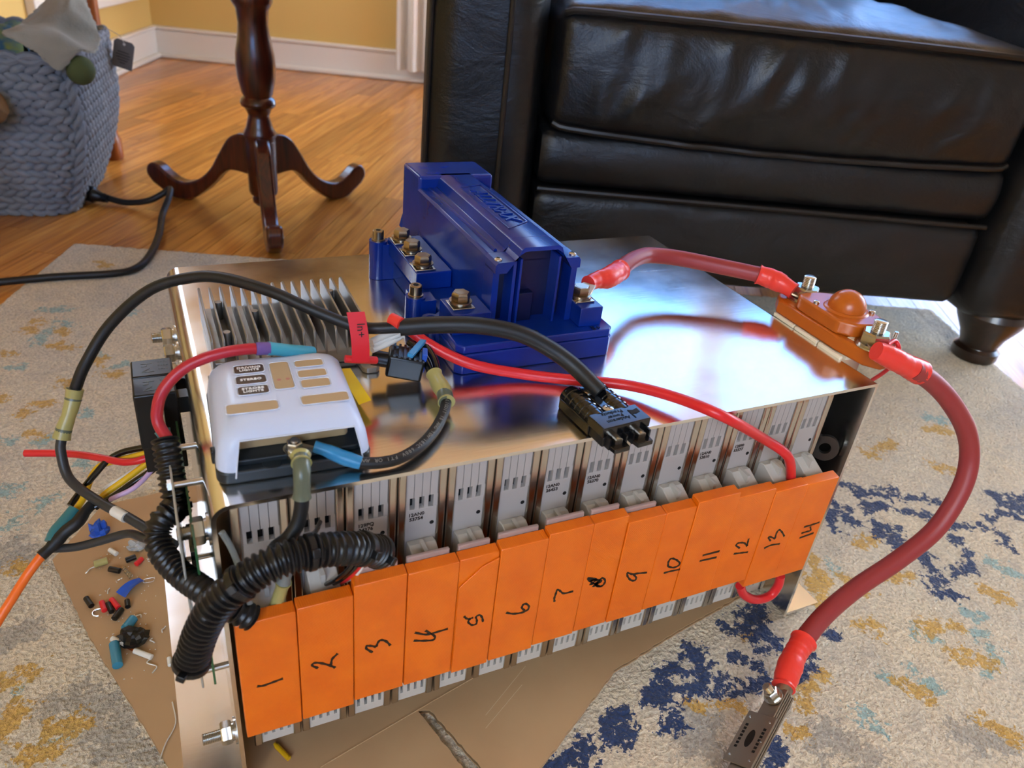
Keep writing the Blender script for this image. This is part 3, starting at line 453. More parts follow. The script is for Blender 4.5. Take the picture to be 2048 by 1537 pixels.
# floor boards, each its own piece
def clip(poly,f):
    out=[]
    for i in range(len(poly)):
        a,b=poly[i],poly[(i+1)%len(poly)]; da,db=f(a),f(b)
        if da>=0: out.append(a)
        if da*db<0: t=da/(da-db); out.append((a[0]+(b[0]-a[0])*t,a[1]+(b[1]-a[1])*t))
    return out
PA=math.radians(57)+0; ca,sa=math.cos(PA),math.sin(PA); C0=math.cos(-TH); S0=math.sin(-TH)
def to_room(p):   # plank frame -> room frame
    x=p[0]*ca-p[1]*sa; y=p[0]*sa+p[1]*ca; return (x*C0-y*S0,x*S0+y*C0)
rp=random.Random(3); PW=.0572; boards=0
for row in range(-70,40):
    t0=row*PW; s=-1.0+rp.uniform(-.9,0)
    while s<5.0:
        Ln=rp.uniform(.55,1.25); pl=[(s,t0),(s+Ln,t0),(s+Ln,t0+PW),(s,t0+PW)]; s0=s; s+=Ln
        g=.0006; pl=[(s0+g,t0+g),(s0+Ln-g,t0+g),(s0+Ln-g,t0+PW-g),(s0+g,t0+PW-g)]
        for f in(lambda p:to_room(p)[0]-E1a,lambda p:2.7-to_room(p)[0],lambda p:to_room(p)[1]-.95,lambda p:E2b-to_room(p)[1]):
            pl=clip(pl,f)
            if len(pl)<3: break
        if len(pl)<3: continue
        area_=abs(sum(pl[i][0]*pl[(i+1)%len(pl)][1]-pl[(i+1)%len(pl)][0]*pl[i][1] for i in range(len(pl))))/2
        if area_<.001: continue
        o=MB().prism(pl,FZ-.019,FZ).build('floor_board',M_floor,None,smooth=False); o.rotation_euler=(0,0,PA); o.parent=floor; boards+=1
rest=MB()
for a0,a1,b0,b1 in((E1a,E1b,E2a,.95),(2.7,E1b,.95,E2b)): rest.bb(a0,a1,b0,b1,FZ-.019,FZ-.0002)
_o=rest.build('floor_boards_out_of_sight',M_floor,None,M=Matrix.Rotation(-PA,4,'Z')@ROOM); _o['kind']='stuff'; _o.rotation_euler=(0,0,PA); _o.parent=floor; print('BOARDS',boards)
# ------------------------------------------------------------------ curtain
def curtain(name,a0,a1,label):
    B=MB(); n=90; m=24; vs=[]; fs=[]; th=.0012
    for side in(0,1):
        for j in range(m+1):
            z=.035+(2.42-.035)*j/m
            for i in range(n+1):
                a=a0+(a1-a0)*i/n; b=E2b-.06+.022*math.sin(a*95+math.sin(z*2+a*7))*(1-.3*j/m)+.008*math.sin(a*31+z)
                vs.append((a,b+side*th,z))
    W=n+1; S=(m+1)*W
    for side in(0,1):
        for j in range(m):
            for i in range(n): fs.append((side*S+j*W+i,side*S+j*W+i+1,side*S+(j+1)*W+i+1,side*S+(j+1)*W+i))
    for i in range(n): fs.append((i,i+1,S+i+1,S+i)); fs.append((m*W+i,m*W+i+1,S+m*W+i+1,S+m*W+i))
    for j in range(m): fs.append((j*W,(j+1)*W,S+(j+1)*W,S+j*W)); fs.append((j*W+n,(j+1)*W+n,S+(j+1)*W+n,S+j*W+n))
    B.add(vs,fs); t=thing(name,label,'curtain',rm((a0+a1)/2,E2b-.06,.035))
    B.build('drape',M_curtain,t,M=ROOM); MB().cyl((a0-.05,E2b-.06,2.44),(a1+.1,E2b-.06,2.44),.012).build('rod',M_darkmetal,t,M=ROOM)
curtain('window_curtain',-.15,.22,'sheer white curtain hanging beside the dark leather armchair')
# ------------------------------------------------------------------ rug
def make_rug():
    a0,a1,b0,b1=-.602,1.170,-.85,1.105; st=.0062
    A=np.arange(a0,a1+1e-6,st); Bq=np.arange(b0,b1+1e-6,st); na,nb=len(A),len(Bq)
    g1,g2=np.meshgrid(A,Bq,indexing='xy'); c,s=math.cos(TH),math.sin(TH)
    X=(g1*c-g2*s).ravel(); Y=(g1*s+g2*c).ravel()
    rs=np.random.RandomState(4); Zt=np.full(X.shape,-.0068)+rs.uniform(-.0014,.0014,X.shape)
    masks={k:np.zeros(X.shape) for k in 'nmtg'}
    for col,r,pl in D_rug:
        r=r/1000; d2=np.full(X.shape,1e9); pl=[(p[0]/1000,p[1]/1000) for p in pl]
        for (xa,ya),(xb,yb) in zip(pl,pl[1:]):
            dx,dy=xb-xa,yb-ya; q=max(dx*dx+dy*dy,1e-9); t=np.clip(((X-xa)*dx+(Y-ya)*dy)/q,0,1)
            d2=np.minimum(d2,(X-xa-t*dx)**2+(Y-ya-t*dy)**2)
        masks[col]=np.maximum(masks[col],np.clip(1-np.sqrt(d2)/(r*1.9),0,1))
    edge=np.minimum(np.minimum(g1-a0,a1-g1),np.minimum(g2-b0,b1-g2)).ravel(); Zt-=np.clip(.006-edge,0,.006)*.9
    V=np.stack([X,Y,Zt],1); idx=np.arange(na*nb).reshape(nb,na)
    F=np.stack([idx[:-1,:-1],idx[:-1,1:],idx[1:,1:],idx[1:,:-1]],-1).reshape(-1,4)
    # border skirt down to the floor
    ring=np.concatenate([idx[0,:],idx[1:,-1],idx[-1,-2::-1],idx[-2:0:-1,0]]); n0=len(V); low=V[ring].copy(); low[:,2]=FZ
    V=np.concatenate([V,low]); k=len(ring); q=np.arange(k); F=np.concatenate([F,np.stack([ring[q],n0+q,n0+(q+1)%k,ring[(q+1)%k]],1)])
    me=bpy.data.meshes.new('area_rug'); me.from_pydata(V.tolist(),[],F.tolist()); me.update()
    me.polygons.foreach_set('use_smooth',[True]*len(me.polygons))
    for kk in masks:
        at=me.attributes.new('m_'+kk,'FLOAT','POINT'); at.data.foreach_set('value',np.concatenate([masks[kk],np.zeros(k)]).astype(np.float32))
    o=bpy.data.objects.new('area_rug',me); COL.objects.link(o)
    m,nt,b=node_mat('patterned_rug'); L=nt.links; tc=N(nt,'ShaderNodeTexCoord')
    nA=N(nt,'ShaderNodeTexNoise',Scale=78.0,Detail=4.0,Roughness=.75); L.new(tc.outputs['Object'],nA.inputs['Vector'])
    nB=N(nt,'ShaderNodeTexNoise',Scale=7.0,Detail=4.0); L.new(tc.outputs['Object'],nB.inputs['Vector'])
    nC=N(nt,'ShaderNodeTexNoise',Scale=260.0,Detail=3.0); L.new(tc.outputs['Object'],nC.inputs['Vector'])
    nD=N(nt,'ShaderNodeTexNoise',Scale=24.0,Detail=5.0,Roughness=.65); L.new(tc.outputs['Object'],nD.inputs['Vector'])
    base=ramp(nt,nB.outputs['Fac'],[(.3,'#d9c9ac'),(.55,'#d3c6ae'),(.75,'#bfb7a7')])
    gr=ramp(nt,nD.outputs['Fac'],[(.52,(0,0,0,1)),(.70,(.30,.30,.30,1))])
    mx=N(nt,'ShaderNodeMixRGB'); L.new(gr,mx.inputs[0]); L.new(base,mx.inputs[1]); mx.inputs[2].default_value=lin('#8f8f8f'); cur=mx.outputs[0]
    for kk,colr,noise_out,amp,thr in(('g','#82807c',nA,2.6,.78),('t','#7da9ab',nA,3.0,.95),('m','#c79a36',nA,2.8,.86),('n','#0d2f5e',nA,3.2,.80)):
        at=N(nt,'ShaderNodeAttribute',attribute_name='m_'+kk); ad=N(nt,'ShaderNodeMath',operation='MULTIPLY_ADD'); L.new(noise_out.outputs['Fac'],ad.inputs[0]); ad.inputs[1].default_value=amp
        sb=N(nt,'ShaderNodeMath',operation='SUBTRACT'); sb.inputs[1].default_value=amp*.5; L.new(ad.outputs[0],sb.inputs[0]); L.new(at.outputs['Fac'],ad.inputs[2])
        k2=N(nt,'ShaderNodeMath',operation='MULTIPLY'); gt=N(nt,'ShaderNodeMath',operation='GREATER_THAN'); gt.inputs[1].default_value=.10; L.new(at.outputs['Fac'],gt.inputs[0])
        ms=ramp(nt,sb.outputs[0],[(thr-.22,(0,0,0,1)),(thr-.12,(1,1,1,1))]); L.new(ms,k2.inputs[0]); L.new(gt.outputs[0],k2.inputs[1])
        f2=N(nt,'ShaderNodeMath',operation='MULTIPLY'); f2.inputs[1].default_value={'g':.55,'t':.75,'m':.85,'n':.97}[kk]; L.new(k2.outputs[0],f2.inputs[0])
        mm=N(nt,'ShaderNodeMixRGB'); L.new(f2.outputs[0],mm.inputs[0]); L.new(cur,mm.inputs[1]); mm.inputs[2].default_value=lin(colr); cur=mm.outputs[0]
    hv=N(nt,'ShaderNodeHueSaturation'); mr=N(nt,'ShaderNodeMapRange'); mr.inputs[1].default_value=.3; mr.inputs[2].default_value=.7; mr.inputs[3].default_value=.70; mr.inputs[4].default_value=1.16; L.new(nC.outputs['Fac'],mr.inputs[0]); L.new(mr.outputs[0],hv.inputs['Value']); L.new(cur,hv.inputs['Color'])
    L.new(hv.outputs[0],b.inputs['Base Color']); b.inputs['Roughness'].default_value=.95; b.inputs['Specular IOR Level'].default_value=.15; b.inputs['Sheen Weight'].default_value=.25
    bp=N(nt,'ShaderNodeBump',Strength=1.0,Distance=.0045); L.new(nC.outputs['Fac'],bp.inputs['Height']); L.new(bp.outputs[0],b.inputs['Normal'])
    me.materials.append(m)
    tag(o,'cream rug with worn navy, mustard and teal pattern under the battery box','rug')
make_rug()
# ------------------------------------------------------------------ armchair
def puffy(name,m,parent,a0,a1,b0,b1,z0,z1,nx,ny,nz,fn,bevel=.0,M=ROOM):
    """six-sided grid box whose vertices are moved by fn(u,v,w,p) (u,v,w in 0..1)"""
    idx={}; vs=[]; fs=[]
    def vid(i,j,k):
        if (i,j,k) not in idx:
            u,v,w_=i/nx,j/ny,k/nz; p=Vector((a0+(a1-a0)*u,b0+(b1-b0)*v,z0+(z1-z0)*w_)); idx[(i,j,k)]=len(vs); vs.append(tuple(fn(u,v,w_,p)))
        return idx[(i,j,k)]
    for i in range(nx):
        for j in range(ny):
            for k in(0,nz): fs.append((vid(i,j,k),vid(i+1,j,k),vid(i+1,j+1,k),vid(i,j+1,k)))
    for i in range(nx):
        for k in range(nz):
            for j in(0,ny): fs.append((vid(i,j,k),vid(i+1,j,k),vid(i+1,j,k+1),vid(i,j,k+1)))
    for j in range(ny):
        for k in range(nz):
            for i in(0,nx): fs.append((vid(i,j,k),vid(i,j+1,k),vid(i,j+1,k+1),vid(i,j,k+1)))
    return MB().add(vs,fs).build(name,m,parent,M=M,ang=50)
def rounded(u,v,w_,p,a0,a1,b0,b1,z0,z1,r):
    q=Vector((min(max(p.x,a0+r),a1-r),min(max(p.y,b0+r),b1-r),min(max(p.z,z0+r),z1-r))); d=p-q
    m_=max(abs(d.x),abs(d.y),abs(d.z))
    return q+d.normalized()*m_ if d.length>1e-6 else p
def armchair():
    t=thing('leather_armchair','black leather armchair with turned wooden feet behind the battery box','armchair',rm(.64,1.25,FZ),rotz=TH)
    F=.85; rr=random.Random(11)
    creases=[(rr.uniform(.1,.95),rr.uniform(.1,.9),rr.uniform(-.5,.5)+1.05,rr.uniform(.03,.09),rr.uniform(.0020,.0052)) for _ in range(34)]
    def wr(u,w_):
        h=0
        for cu,cw,an,ln,am in creases:
            du,dw=(u-cu)*.78,(w_-cw)*.18; x=du*math.cos(an)+dw*math.sin(an); y=-du*math.sin(an)+dw*math.cos(an)
            h+=am*math.exp(-(x/ln)**2)*math.exp(-(y/.015)**2)
        return h
    # seat cushion
    ca0,ca1,cb0,cb1,cz0,cz1=.262,1.022,F-.012,1.56,.345,.522
    def fc(u,v,w_,p):
        p=rounded(u,v,w_,p,ca0,ca1,cb0,cb1,cz0,cz1,.03)
        su=math.sin(math.pi*u)**.5; sw=math.sin(math.pi*w_)
        if v<.5: p.y-=.022*su*sw*(1-v*2)+wr(u,w_)*(1-v*2)*.9
        if w_>.5: p.z+=.045*su*min(1,math.sin(math.pi*min(1,v*.9+.02)))*(w_-.5)*2+wr(u,(v*3.1)%1)*.8*(w_-.5)*2*min(1,v*8)
        if w_<.2 and v<.3: p.z-=.012*math.sin(math.pi*u)*(1-w_*5)
        return p
    cu=puffy('seat_cushion',M_leather,t,ca0,ca1,cb0,cb1,cz0,cz1,120,44,36,fc)
    for zz,yo in((cz1-.006,-.002),(cz0+.006,-.002)):
        pts=[]
        for i in range(41):
            u=i/40; p=fc(u,0,.985 if zz>.4 else .015,Vector((ca0+(ca1-ca0)*u,cb0,zz))); pts.append((p.x,p.y-.006,p.z+(.004 if zz>.4 else -.002)))
        MB().tube(pts,.0052,8).build('piping',M_welt,cu,M=ROOM)
    # rail: soft upper roll, seam cord, lower panel
    def fr(z0,z1,bul):
        def f(u,v,w_,p):
            p=rounded(u,v,w_,p,.255,1.03,F+.004,1.5,z0,z1,.02)
            if v<.5: p.y-=bul*math.sin(math.pi*w_)*(1-2*v)+.0025*noise.noise(Vector((u*9,w_*3,z0*40)))*(1-2*v)
            return p
        return f
    puffy('upper_rail',M_leather,t,.255,1.03,F+.004,1.5,.256,.352,50,6,12,fr(.256,.352,.012))
    puffy('lower_panel',M_leather,t,.255,1.03,F+.004,1.5,.104,.254,50,6,14,fr(.104,.254,.006))
    MB().tube([(.262,F-.003,.2545),(.5,F-.004,.2545),(.8,F-.004,.2545),(1.024,F-.003,.2545)],.0045,8).build('seam_cord',M_welt,t,M=ROOM)
    # arms
    def arm(a0,a1,seam,name):
        def f(u,v,w_,p):
            p=rounded(u,v,w_,p,a0,a1,F-.03,1.74,.088,.66,.045)
            if v<.5: p.y-=.008*math.sin(math.pi*u)*(1-2*v)+.003*noise.noise(Vector((u*3,w_*6,a0)))
            return p
        o=puffy(name,M_leather,t,a0,a1,F-.03,1.74,.088,.66,16,20,26,f)
        MB().tube([(seam,F-.040,.10),(seam,F-.0415,.3),(seam,F-.0415,.5),(seam,F-.038,.63)],.004,8).build('seam_cord',M_welt,o,M=ROOM)
        return o
    la=arm(.075,.252,.195,'arm'); MB().tube([(.084,F-.012,.10),(.083,F-.012,.3),(.084,F-.012,.62)],.004,8).build('piping',M_welt,la,M=ROOM)
    ra=arm(1.032,1.212,1.15,'arm')
    # backrest
    def fb(u,v,w_,p):
        p=rounded(u,v,w_,p,.24,1.04,1.50,1.80,.4,.82,.07); p.y-=.03*math.sin(math.pi*u)*math.sin(math.pi*w_)*(1-v); return p
    puffy('backrest',M_leather,t,.24,1.04,1.50,1.80,.4,.82,24,8,18,fb)
    # turned feet
    prof=[(.027,FZ),(.030,FZ+.006),(.030,FZ+.020),(.025,FZ+.026),(.026,FZ+.030),(.024,FZ+.036),(.030,FZ+.060),(.042,FZ+.088),(.046,FZ+.103),(.043,FZ+.115),(.034,FZ+.120)]
    for a,b in((1.135,.885),(.15,.885),(1.135,1.6),(.15,1.6)):
        MB().lathe((a,b,0),(0,0,1),[(r_*1.34,h+(.0095 if b<1 and h<FZ+.03 else 0)) for r_,h in prof],28).build('foot',M_darkwood,t,M=ROOM)
armchair()
# ------------------------------------------------------------------ pedestal table
def pedestal():
    c=(-.297,1.373); t=thing('pedestal_table','dark cherry pedestal table with three curved feet on the oak floor','table',rm(c[0],c[1],FZ),rotz=TH)
    T=ROOM@Matrix.Translation((c[0],c[1],0))
    # turned column from the bottom finial up
    pr=[(.004,.028),(.018,.030),(.026,.040),(.027,.050),(.022,.058),(.030,.062),(.033,.07),(.034,.19),(.033,.200),(.036,.204),(.036,.210),(.030,.222),(.024,.245),(.023,.252),(.030,.270),(.037,.276),(.039,.284),(.036,.292),(.030,.297),(.034,.305),(.040,.335),(.0425,.365),(.041,.395),(.035,.430),(.0315,.465),(.034,.51),(.040,.525),(.043,.535),(.043,.545),(.035,.552),(.032,.60),(.036,.66),(.05,.69)]
    pr=[(r_*.95,float(np.interp(h,[.028,.062,.2,.207,.248,.284,.297,.365,.465,.54,.69],[.006,.033,.156,.166,.203,.231,.244,.305,.385,.430,.69]))) for r_,h in pr]
    MB().lathe((0,0,0),(0,0,1),pr,40).build('column',M_cherry,t,M=T)
    MB().lathe((0,0,.69),(0,0,1),[(.24,0),(.255,.006),(.26,.014),(.255,.022),(.245,.026)],48).build('table_top',M_cherry,t,M=T)
    # S-shaped foot outline in (radius, height)
    top=[(.020,.163),(.050,.160),(.075,.145),(.100,.110),(.125,.072),(.155,.044),(.190,.028),(.220,.028),(.245,.041),(.265,.055),(.283,.057),(.295,.046),(.296,.029),(.283,.012)]
    bot=[(.262,.000),(.240,FZ+.003),(.215,FZ),(.185,FZ+.004),(.150,.012),(.120,.038),(.095,.064),(.070,.077),(.020,.074)]
    pl=[(p.x,p.y) for p in catmull([(x,y,0) for x,y in top],5)]+[(p.x,p.y) for p in catmull([(x,max(y,FZ),0) for x,y in bot],5)]
    pl=[(x,max(y,FZ)) for x,y in pl]
    for ang in(-73,50,161):
        M2=T@Matrix.Rotation(math.radians(ang),4,'Z')@Matrix(((1,0,0,0),(0,0,-1,0),(0,1,0,0),(0,0,0,1)))
        MB().prism(pl,-.016,.016).build('foot',M_cherry,t,M=M2,bevel=.006,seg=3)
pedestal()
# ------------------------------------------------------------------ wooden table leg behind the basket
def side_table():
    c=(-.755,1.70); t=thing('wooden_side_table','orange-brown wooden table standing behind the grey knitted basket','table',rm(c[0],c[1],FZ),rotz=TH)
    T=ROOM@Matrix.Translation((c[0],c[1],0))
    for dx,dy in((0,0),(0,-.78)):
        MB().lathe((dx,dy,FZ),(0,0,1),[(.021,0),(.024,.006),(.024,.05),(.019,.06),(.0165,.085),(.018,.25),(.021,.70)],28).build('leg',M_legwood,t,M=T)
    MB().bb(-.395,.04,-.83,.05,.685,.71).build('table_top',M_legwood,t,M=T,bevel=.006)
side_table()
# ------------------------------------------------------------------ knitted basket with a blanket
def basket():
    cx,cy=-.275,1.615; t=thing('knitted_basket','grey chunky-knit basket with felt blanket hanging over its rim','basket',(cx,cy,FZ))
    H0=FZ; H1=.300; R=.060; BR=math.radians(-12); bc,bs=math.cos(BR),math.sin(BR)
    def half(z):   # half width / depth at height (it bulges in the middle)
        s=(z-H0)/(H1-H0); b=.160+.055*math.sin(math.pi/2*min(1,s*1.45))-.012*max(0,s-.7); return b,b
    def per(s,z):   # point + outward normal on a rounded square, s in 0..1 starting at the middle of the front going right
        hx,hy=half(z); r=R; sx,sy=hx-r,hy-r; segs=[('l',sx),('c',math.pi/2*r),('l',2*sy),('c',math.pi/2*r),('l',2*sx),('c',math.pi/2*r),('l',2*sy),('c',math.pi/2*r),('l',sx)]
        L=sum(q[1] for q in segs); d=(s%1)*L
        st=[((0,-hy),(1,0)),((sx,-sy),-90),((hx,-sy),(0,1)),((sx,sy),0),((sx,hy),(-1,0)),((-sx,sy),90),((-hx,sy),(0,-1)),((-sx,-sy),180),((-sx,-hy),(1,0))]
        for (k,l),(o,dr) in zip(segs,st):
            if d<=l:
                if k=='l': p=(o[0]+dr[0]*d,o[1]+dr[1]*d); n=(dr[1],-dr[0])
                else: a=math.radians(dr)+d/r; n=(math.cos(a),math.sin(a)); p=(o[0]+n[0]*r,o[1]+n[1]*r)
                return Vector((cx+p[0]*bc-p[1]*bs,cy+p[0]*bs+p[1]*bc,z)),Vector((n[0]*bc-n[1]*bs,n[0]*bs+n[1]*bc,0)),L
            d-=l
        return Vector((cx,cy-hy,z)),Vector((0,-1,0)),L
    B=MB(); n=96; m=16; vs=[];fs=[]
    for j in range(m+1):
        z=H0+(H1-H0)*j/m
        for i in range(n): p,nn,_=per(i/n,z); p=p-nn*.008; vs.append(tuple(p))
    for j in range(m+1):
        z=H1-(H1-H0-.02)*j/m
        for i in range(n): p,nn,_=per(i/n,max(z,H0+.01)); p=p-nn*.03; vs.append(tuple(p) if j else (p.x,p.y,H1))
    for j in range(2*m+1):
        for i in range(n): fs.append((j*n+i,j*n+(i+1)%n,(j+1)*n+(i+1)%n,(j+1)*n+i))
    fs.append(tuple(range(n))[::-1]); fs.append(tuple(range((2*m+1)*n,(2*m+2)*n)))
    B.add(vs,fs).build('body',M_knitd,t)
    K=MB(); row=0; z=H0+.008; rk=random.Random(5)
    while z<H1:
        _,_,L=per(0,z); k=int(L/.024)
        for i in range(k):
            s=(i+.5*(row%2))/k
            if .56<s<.86: continue      # far side against the wall is never seen
            p,nn,_=per(s,z); tang=Vector((-nn.y,nn.x,0)); side=nn.x>.6
            an=math.radians(24 if row%2 else -24)+rk.uniform(-.12,.12)
            if side: ax=(Vector((0,0,1))*math.cos(an*1.7)+tang*math.sin(an*1.7)); ln,wd=.0145,.0095
            else: ax=(tang*math.cos(an)+Vector((0,0,1))*math.sin(an)); ln,wd=.0175,.0088
            ax.normalize(); b2=nn.cross(ax).normalized(); Rm=Matrix((ax,b2,nn)).transposed()
            K.ell(p-nn*.002,ln*rk.uniform(.92,1.08),wd,.0085,Rm,8,5)
        z+=.0155; row+=1
    K.build('knit_stitches',M_knit,t)['kind']='stuff'
    # braided corner seams and rim
    for s in(.135,.375):
        pts=[]
        for j in range(41):
            zz=H0+.006+(H1-H0-.006)*j/40; p,nn,_=per(s,zz); pts.append(p+nn*.006)
        P=resample(pts,.006)
        for off in(0,math.pi):
            q=[p+Vector((math.cos(i*.75+off)*.006,math.sin(i*.75+off)*.006,0)) for i,p in enumerate(P)]
            MB().tube(q,.0065,8).build('braided_seam',M_knit,t)
    P=[per(i/160,H1+.004)[0] for i in range(161)]
    for off in(0,math.pi):
        q=[p+Vector((0,0,math.cos(i*.8+off)*.007)) for i,p in enumerate(P)]; MB().tube(q,.008,8).build('rim_braid',M_knit,t)
    return per,cx,cy
per,bcx,bcy=basket()
# paper tag hanging from the basket
tg=thing('paper_tag','small dark grey paper tag hanging from the knitted basket','tag',(-.03,1.80,.2))
def basket_tag():
    o=Vector((-.007,1.70,.264)); x=Vector((.90,-.30,-.25)).normalized(); y=Vector((-.1,.0,1)); M=basis(o,x,y)
    B=MB(); B.prism([(-.022,-.030),(.022,-.030),(.022,.026),(.016,.032),(-.016,.032),(-.022,.026)],-.0006,.0006,M); B.build('card',M_tagpaper,tg)
    B=MB(); B.tube([M@Vector((0,.026,0)),M@Vector((-.01,.040,.002)),M@Vector((-.035,.045,.0)),M@Vector((-.055,.04,0))],.0008,6).build('string',M_wwhite,tg)
    B=MB(); B.lathe(M@Vector((0,.024,-.001)),M.to_3x3()@Vector((0,0,1)),[(.003,0),(.003,.002)],12).build('eyelet',M_print,tg)
    B=MB()
    for i,w_ in enumerate((.024,.030,.028,.022,.012)): B.box(M@Vector((0,.006-.006*i,.0008)),(w_,.002,.0003),M.to_3x3())
    B.build('printed_lines',M_darkmetal,tg)
basket_tag()
def cloth(name,label,cat,m,fn,nu,nv,th=.004):
    vs=[];fs=[]
    for side in(0,1):
        for j in range(nv+1):
            for i in range(nu+1):
                p=Vector(fn(i/nu,j/nv)); vs.append((p.x,p.y,p.z+side*th))
    W=nu+1;S=W*(nv+1)
    for j in range(nv):
        for i in range(nu):
            a=j*W+i; fs.append((a,a+W,a+W+1,a+1)); fs.append((S+a,S+a+1,S+a+W+1,S+a+W))
    for i in range(nu): fs.append((i,i+1,S+i+1,S+i)); a=nv*W+i; fs.append((a+1,a,S+a,S+a+1))
    for j in range(nv): a=j*W; fs.append((a+W,a,S+a,S+a+W)); a=j*W+nu; fs.append((a,a+W,S+a+W,S+a))
    o=MB().add(vs,fs).build(name,m,ang=80); return tag(o,label,cat)
def _cm(a,b,c,d,t): return .5*((2*b)+(c-a)*t+(2*a-5*b+4*c-d)*t*t+(3*b-a-3*c+d)*t**3)
def blanket(u,v):
    # control net: rows run from inside the basket over the rim and down its front, with a fold between the two lobes
    net=[[Vector(p) for p in r_] for r_ in D_blanket]; nr,nc=len(net),len(net[0])
    def row(r_,t):
        x=t*(nc-1); i=min(int(x),nc-2); g=lambda k:r_[min(max(k,0),nc-1)]; return _cm(g(i-1),g(i),g(i+1),g(i+2),x-i)
    y=v*(nr-1); j=min(int(y),nr-2); g=lambda k:row(net[min(max(k,0),nr-1)],u); q=_cm(g(j-1),g(j),g(j+1),g(j+2),y-j)
    e=min(u,1-u,v,1-v); q=q+Vector((1,0,0))*.004*noise.noise(Vector((u*30,v*30,1)))*(1 if e<.03 else 0); q.z+=.003*noise.noise(Vector((u*7,v*7,2)))
    return q.x,q.y,q.z
cloth('felt_blanket','crumpled grey felt blanket draped over the basket corner','blanket',M_felt,blanket,60,60)
def bluecl(u,v): return (bcx-.15+.24*u,bcy-.13+.2*v,.285+.03*math.sin(u*9)+.02*math.cos(v*8+u*4))
cloth('blue_green_cloth','blue and green patterned cloth inside the knitted basket','cloth',M_bluefab,bluecl,24,16)
B=MB(); R_=Matrix.Rotation(.4,3,'Y'); B.ell((-.086,1.385,.286),.026,.026,.027,R_,18,12); tag(B.build('olive_cushion',M_green),'small olive green rounded cushion end poking out under the blanket','cushion')
def bark():
    t=thing('driftwood_log','rough brown bark-covered log end at the left picture edge','log',(-.262,1.34,.235))
    rb=random.Random(2); B=MB(); pr=[]; n=18; vs=[];fs=[]; o=Vector((-.335,1.335,.195)); ax=Vector((.72,-.12,.30)).normalized(); u,v,a=B.frame(ax)
    for i in range(14):
        h=.125*i/13
        for k in range(n):
            an=2*math.pi*k/n; r=.034*(1+.14*noise.noise(Vector((math.cos(an)*2,math.sin(an)*2,h*22))))*(1 if i<12 else (.93 if i==12 else .7)); vs.append(o+a*h+(u*math.cos(an)+v*math.sin(an))*r)
    for i in range(13):
        for k in range(n): fs.append((i*n+k,i*n+(k+1)%n,(i+1)*n+(k+1)%n,(i+1)*n+k))
    fs.append(tuple(range(n))[::-1]); fs.append(tuple(range(13*n,14*n))); B.add(vs,fs).build('bark',M_bark,t)
bark()
# ------------------------------------------------------------------ black power cord on the floor
t=thing('extension_cable','black extension cable with moulded socket lying across floor and rug','cord',(D_cord[0][0],D_cord[0][1],FZ))
wire('cable',[(p[0],p[1],max(p[2],-.0095)) for p in D_cord],.0068,M_blackmatte,t)
pa,pb=[Vector(p) for p in D_plug]; pl_=pb-pa
B=MB(); B.tube([pa,pa+pl_*.05,pa+pl_*.5,pa+pl_*.62,pb,pb+pl_*.3],[.013,.017,.018,.014,.010,.008],14); B.build('socket_plug',M_black,t)
B=MB(); 
for k in range(4): B.lathe(pb+pl_*(.02+k*.08),pl_,[(.0105-.0006*k,0),(.0105-.0006*k,.002)],14)
B.build('strain_relief',M_black,t)
# ------------------------------------------------------------------ cardboard sheet under the box
def cardboard():
    t=thing('cardboard_sheet','flattened brown corrugated cardboard under the battery box','cardboard',(.2,.05,-.006))
    outer=[(x,y) for x,y in D_card]+[(.56,.40),(.1,.42),(-.10,.40)]
    def ragged(pl,amp,step=.006):
        out=[]; rr=random.Random(9)
        for i in range(len(pl)):
            a,b=Vector((*pl[i],0)),Vector((*pl[(i+1)%len(pl)],0)); n=max(1,int((b-a).length/step))
            for k in range(n):
                p=a.lerp(b,k/n); out.append((p.x+rr.uniform(-amp,amp),p.y+rr.uniform(-amp,amp)))
        return out
    from mathutils.geometry import tessellate_polygon
    o=ragged(outer,.0006); s=ragged([tuple(p) for p in D_slot],.0008,.004)
    loops=[[Vector((x,y,0)) for x,y in o],[Vector((x,y,0)) for x,y in s]]; tri=tessellate_polygon(loops); pts=o+s
    def slab(name,m,z0,z1,off=0):
        n=len(pts); vs=[(x,y,z0) for x,y in pts]+[(x,y,z1) for x,y in pts]; fs=[]
        for a,b,c in tri: fs.append((a,c,b)); fs.append((n+a,n+b,n+c))
        base=0
        for lp in(o,s):
            k=len(lp)
            for i in range(k): a,b=base+i,base+(i+1)%k; fs.append((a,b,n+b,n+a))
            base+=k
        return MB().add(vs,fs).build(name,m,t,smooth=False)
    slab('top_liner',M_card,-.0010,-.0002); slab('bottom_liner',M_card,-.0056,-.0048)
    c=Vector((.2,.08)); core=[(c.x+(x-c.x)*.992,c.y+(y-c.y)*.992) for x,y in o]
    pts=core+[( .1665+(x-.1665)*1.05,-.0155+(y+.0155)*1.03) for x,y in s]; o2=core; 
    loops=[[Vector((x,y,0)) for x,y in core],[Vector((x,y,0)) for x,y in pts[len(core):]]]; tri=tessellate_polygon(loops); o=core; s=pts[len(core):]
    slab('corrugated_core',M_cardedge,-.0048,-.0010)
    # fold line and pale scratches
    cr=[Vector((x,y,-.0003)) for x,y in D_crease]; MB().tube(catmull(cr,8),.0008,6).build('fold_line',M_card,t)
    B=MB()
    for a,b in(((.205,.000),(.262,.036)),((.200,-.012),(.250,.018))): B.tube([(*a,-.00028),(*b,-.00028)],.00022,4)
    B.build('scratch',mat('pale_scratch','#d8c2a0',.8),t)
cardboard()
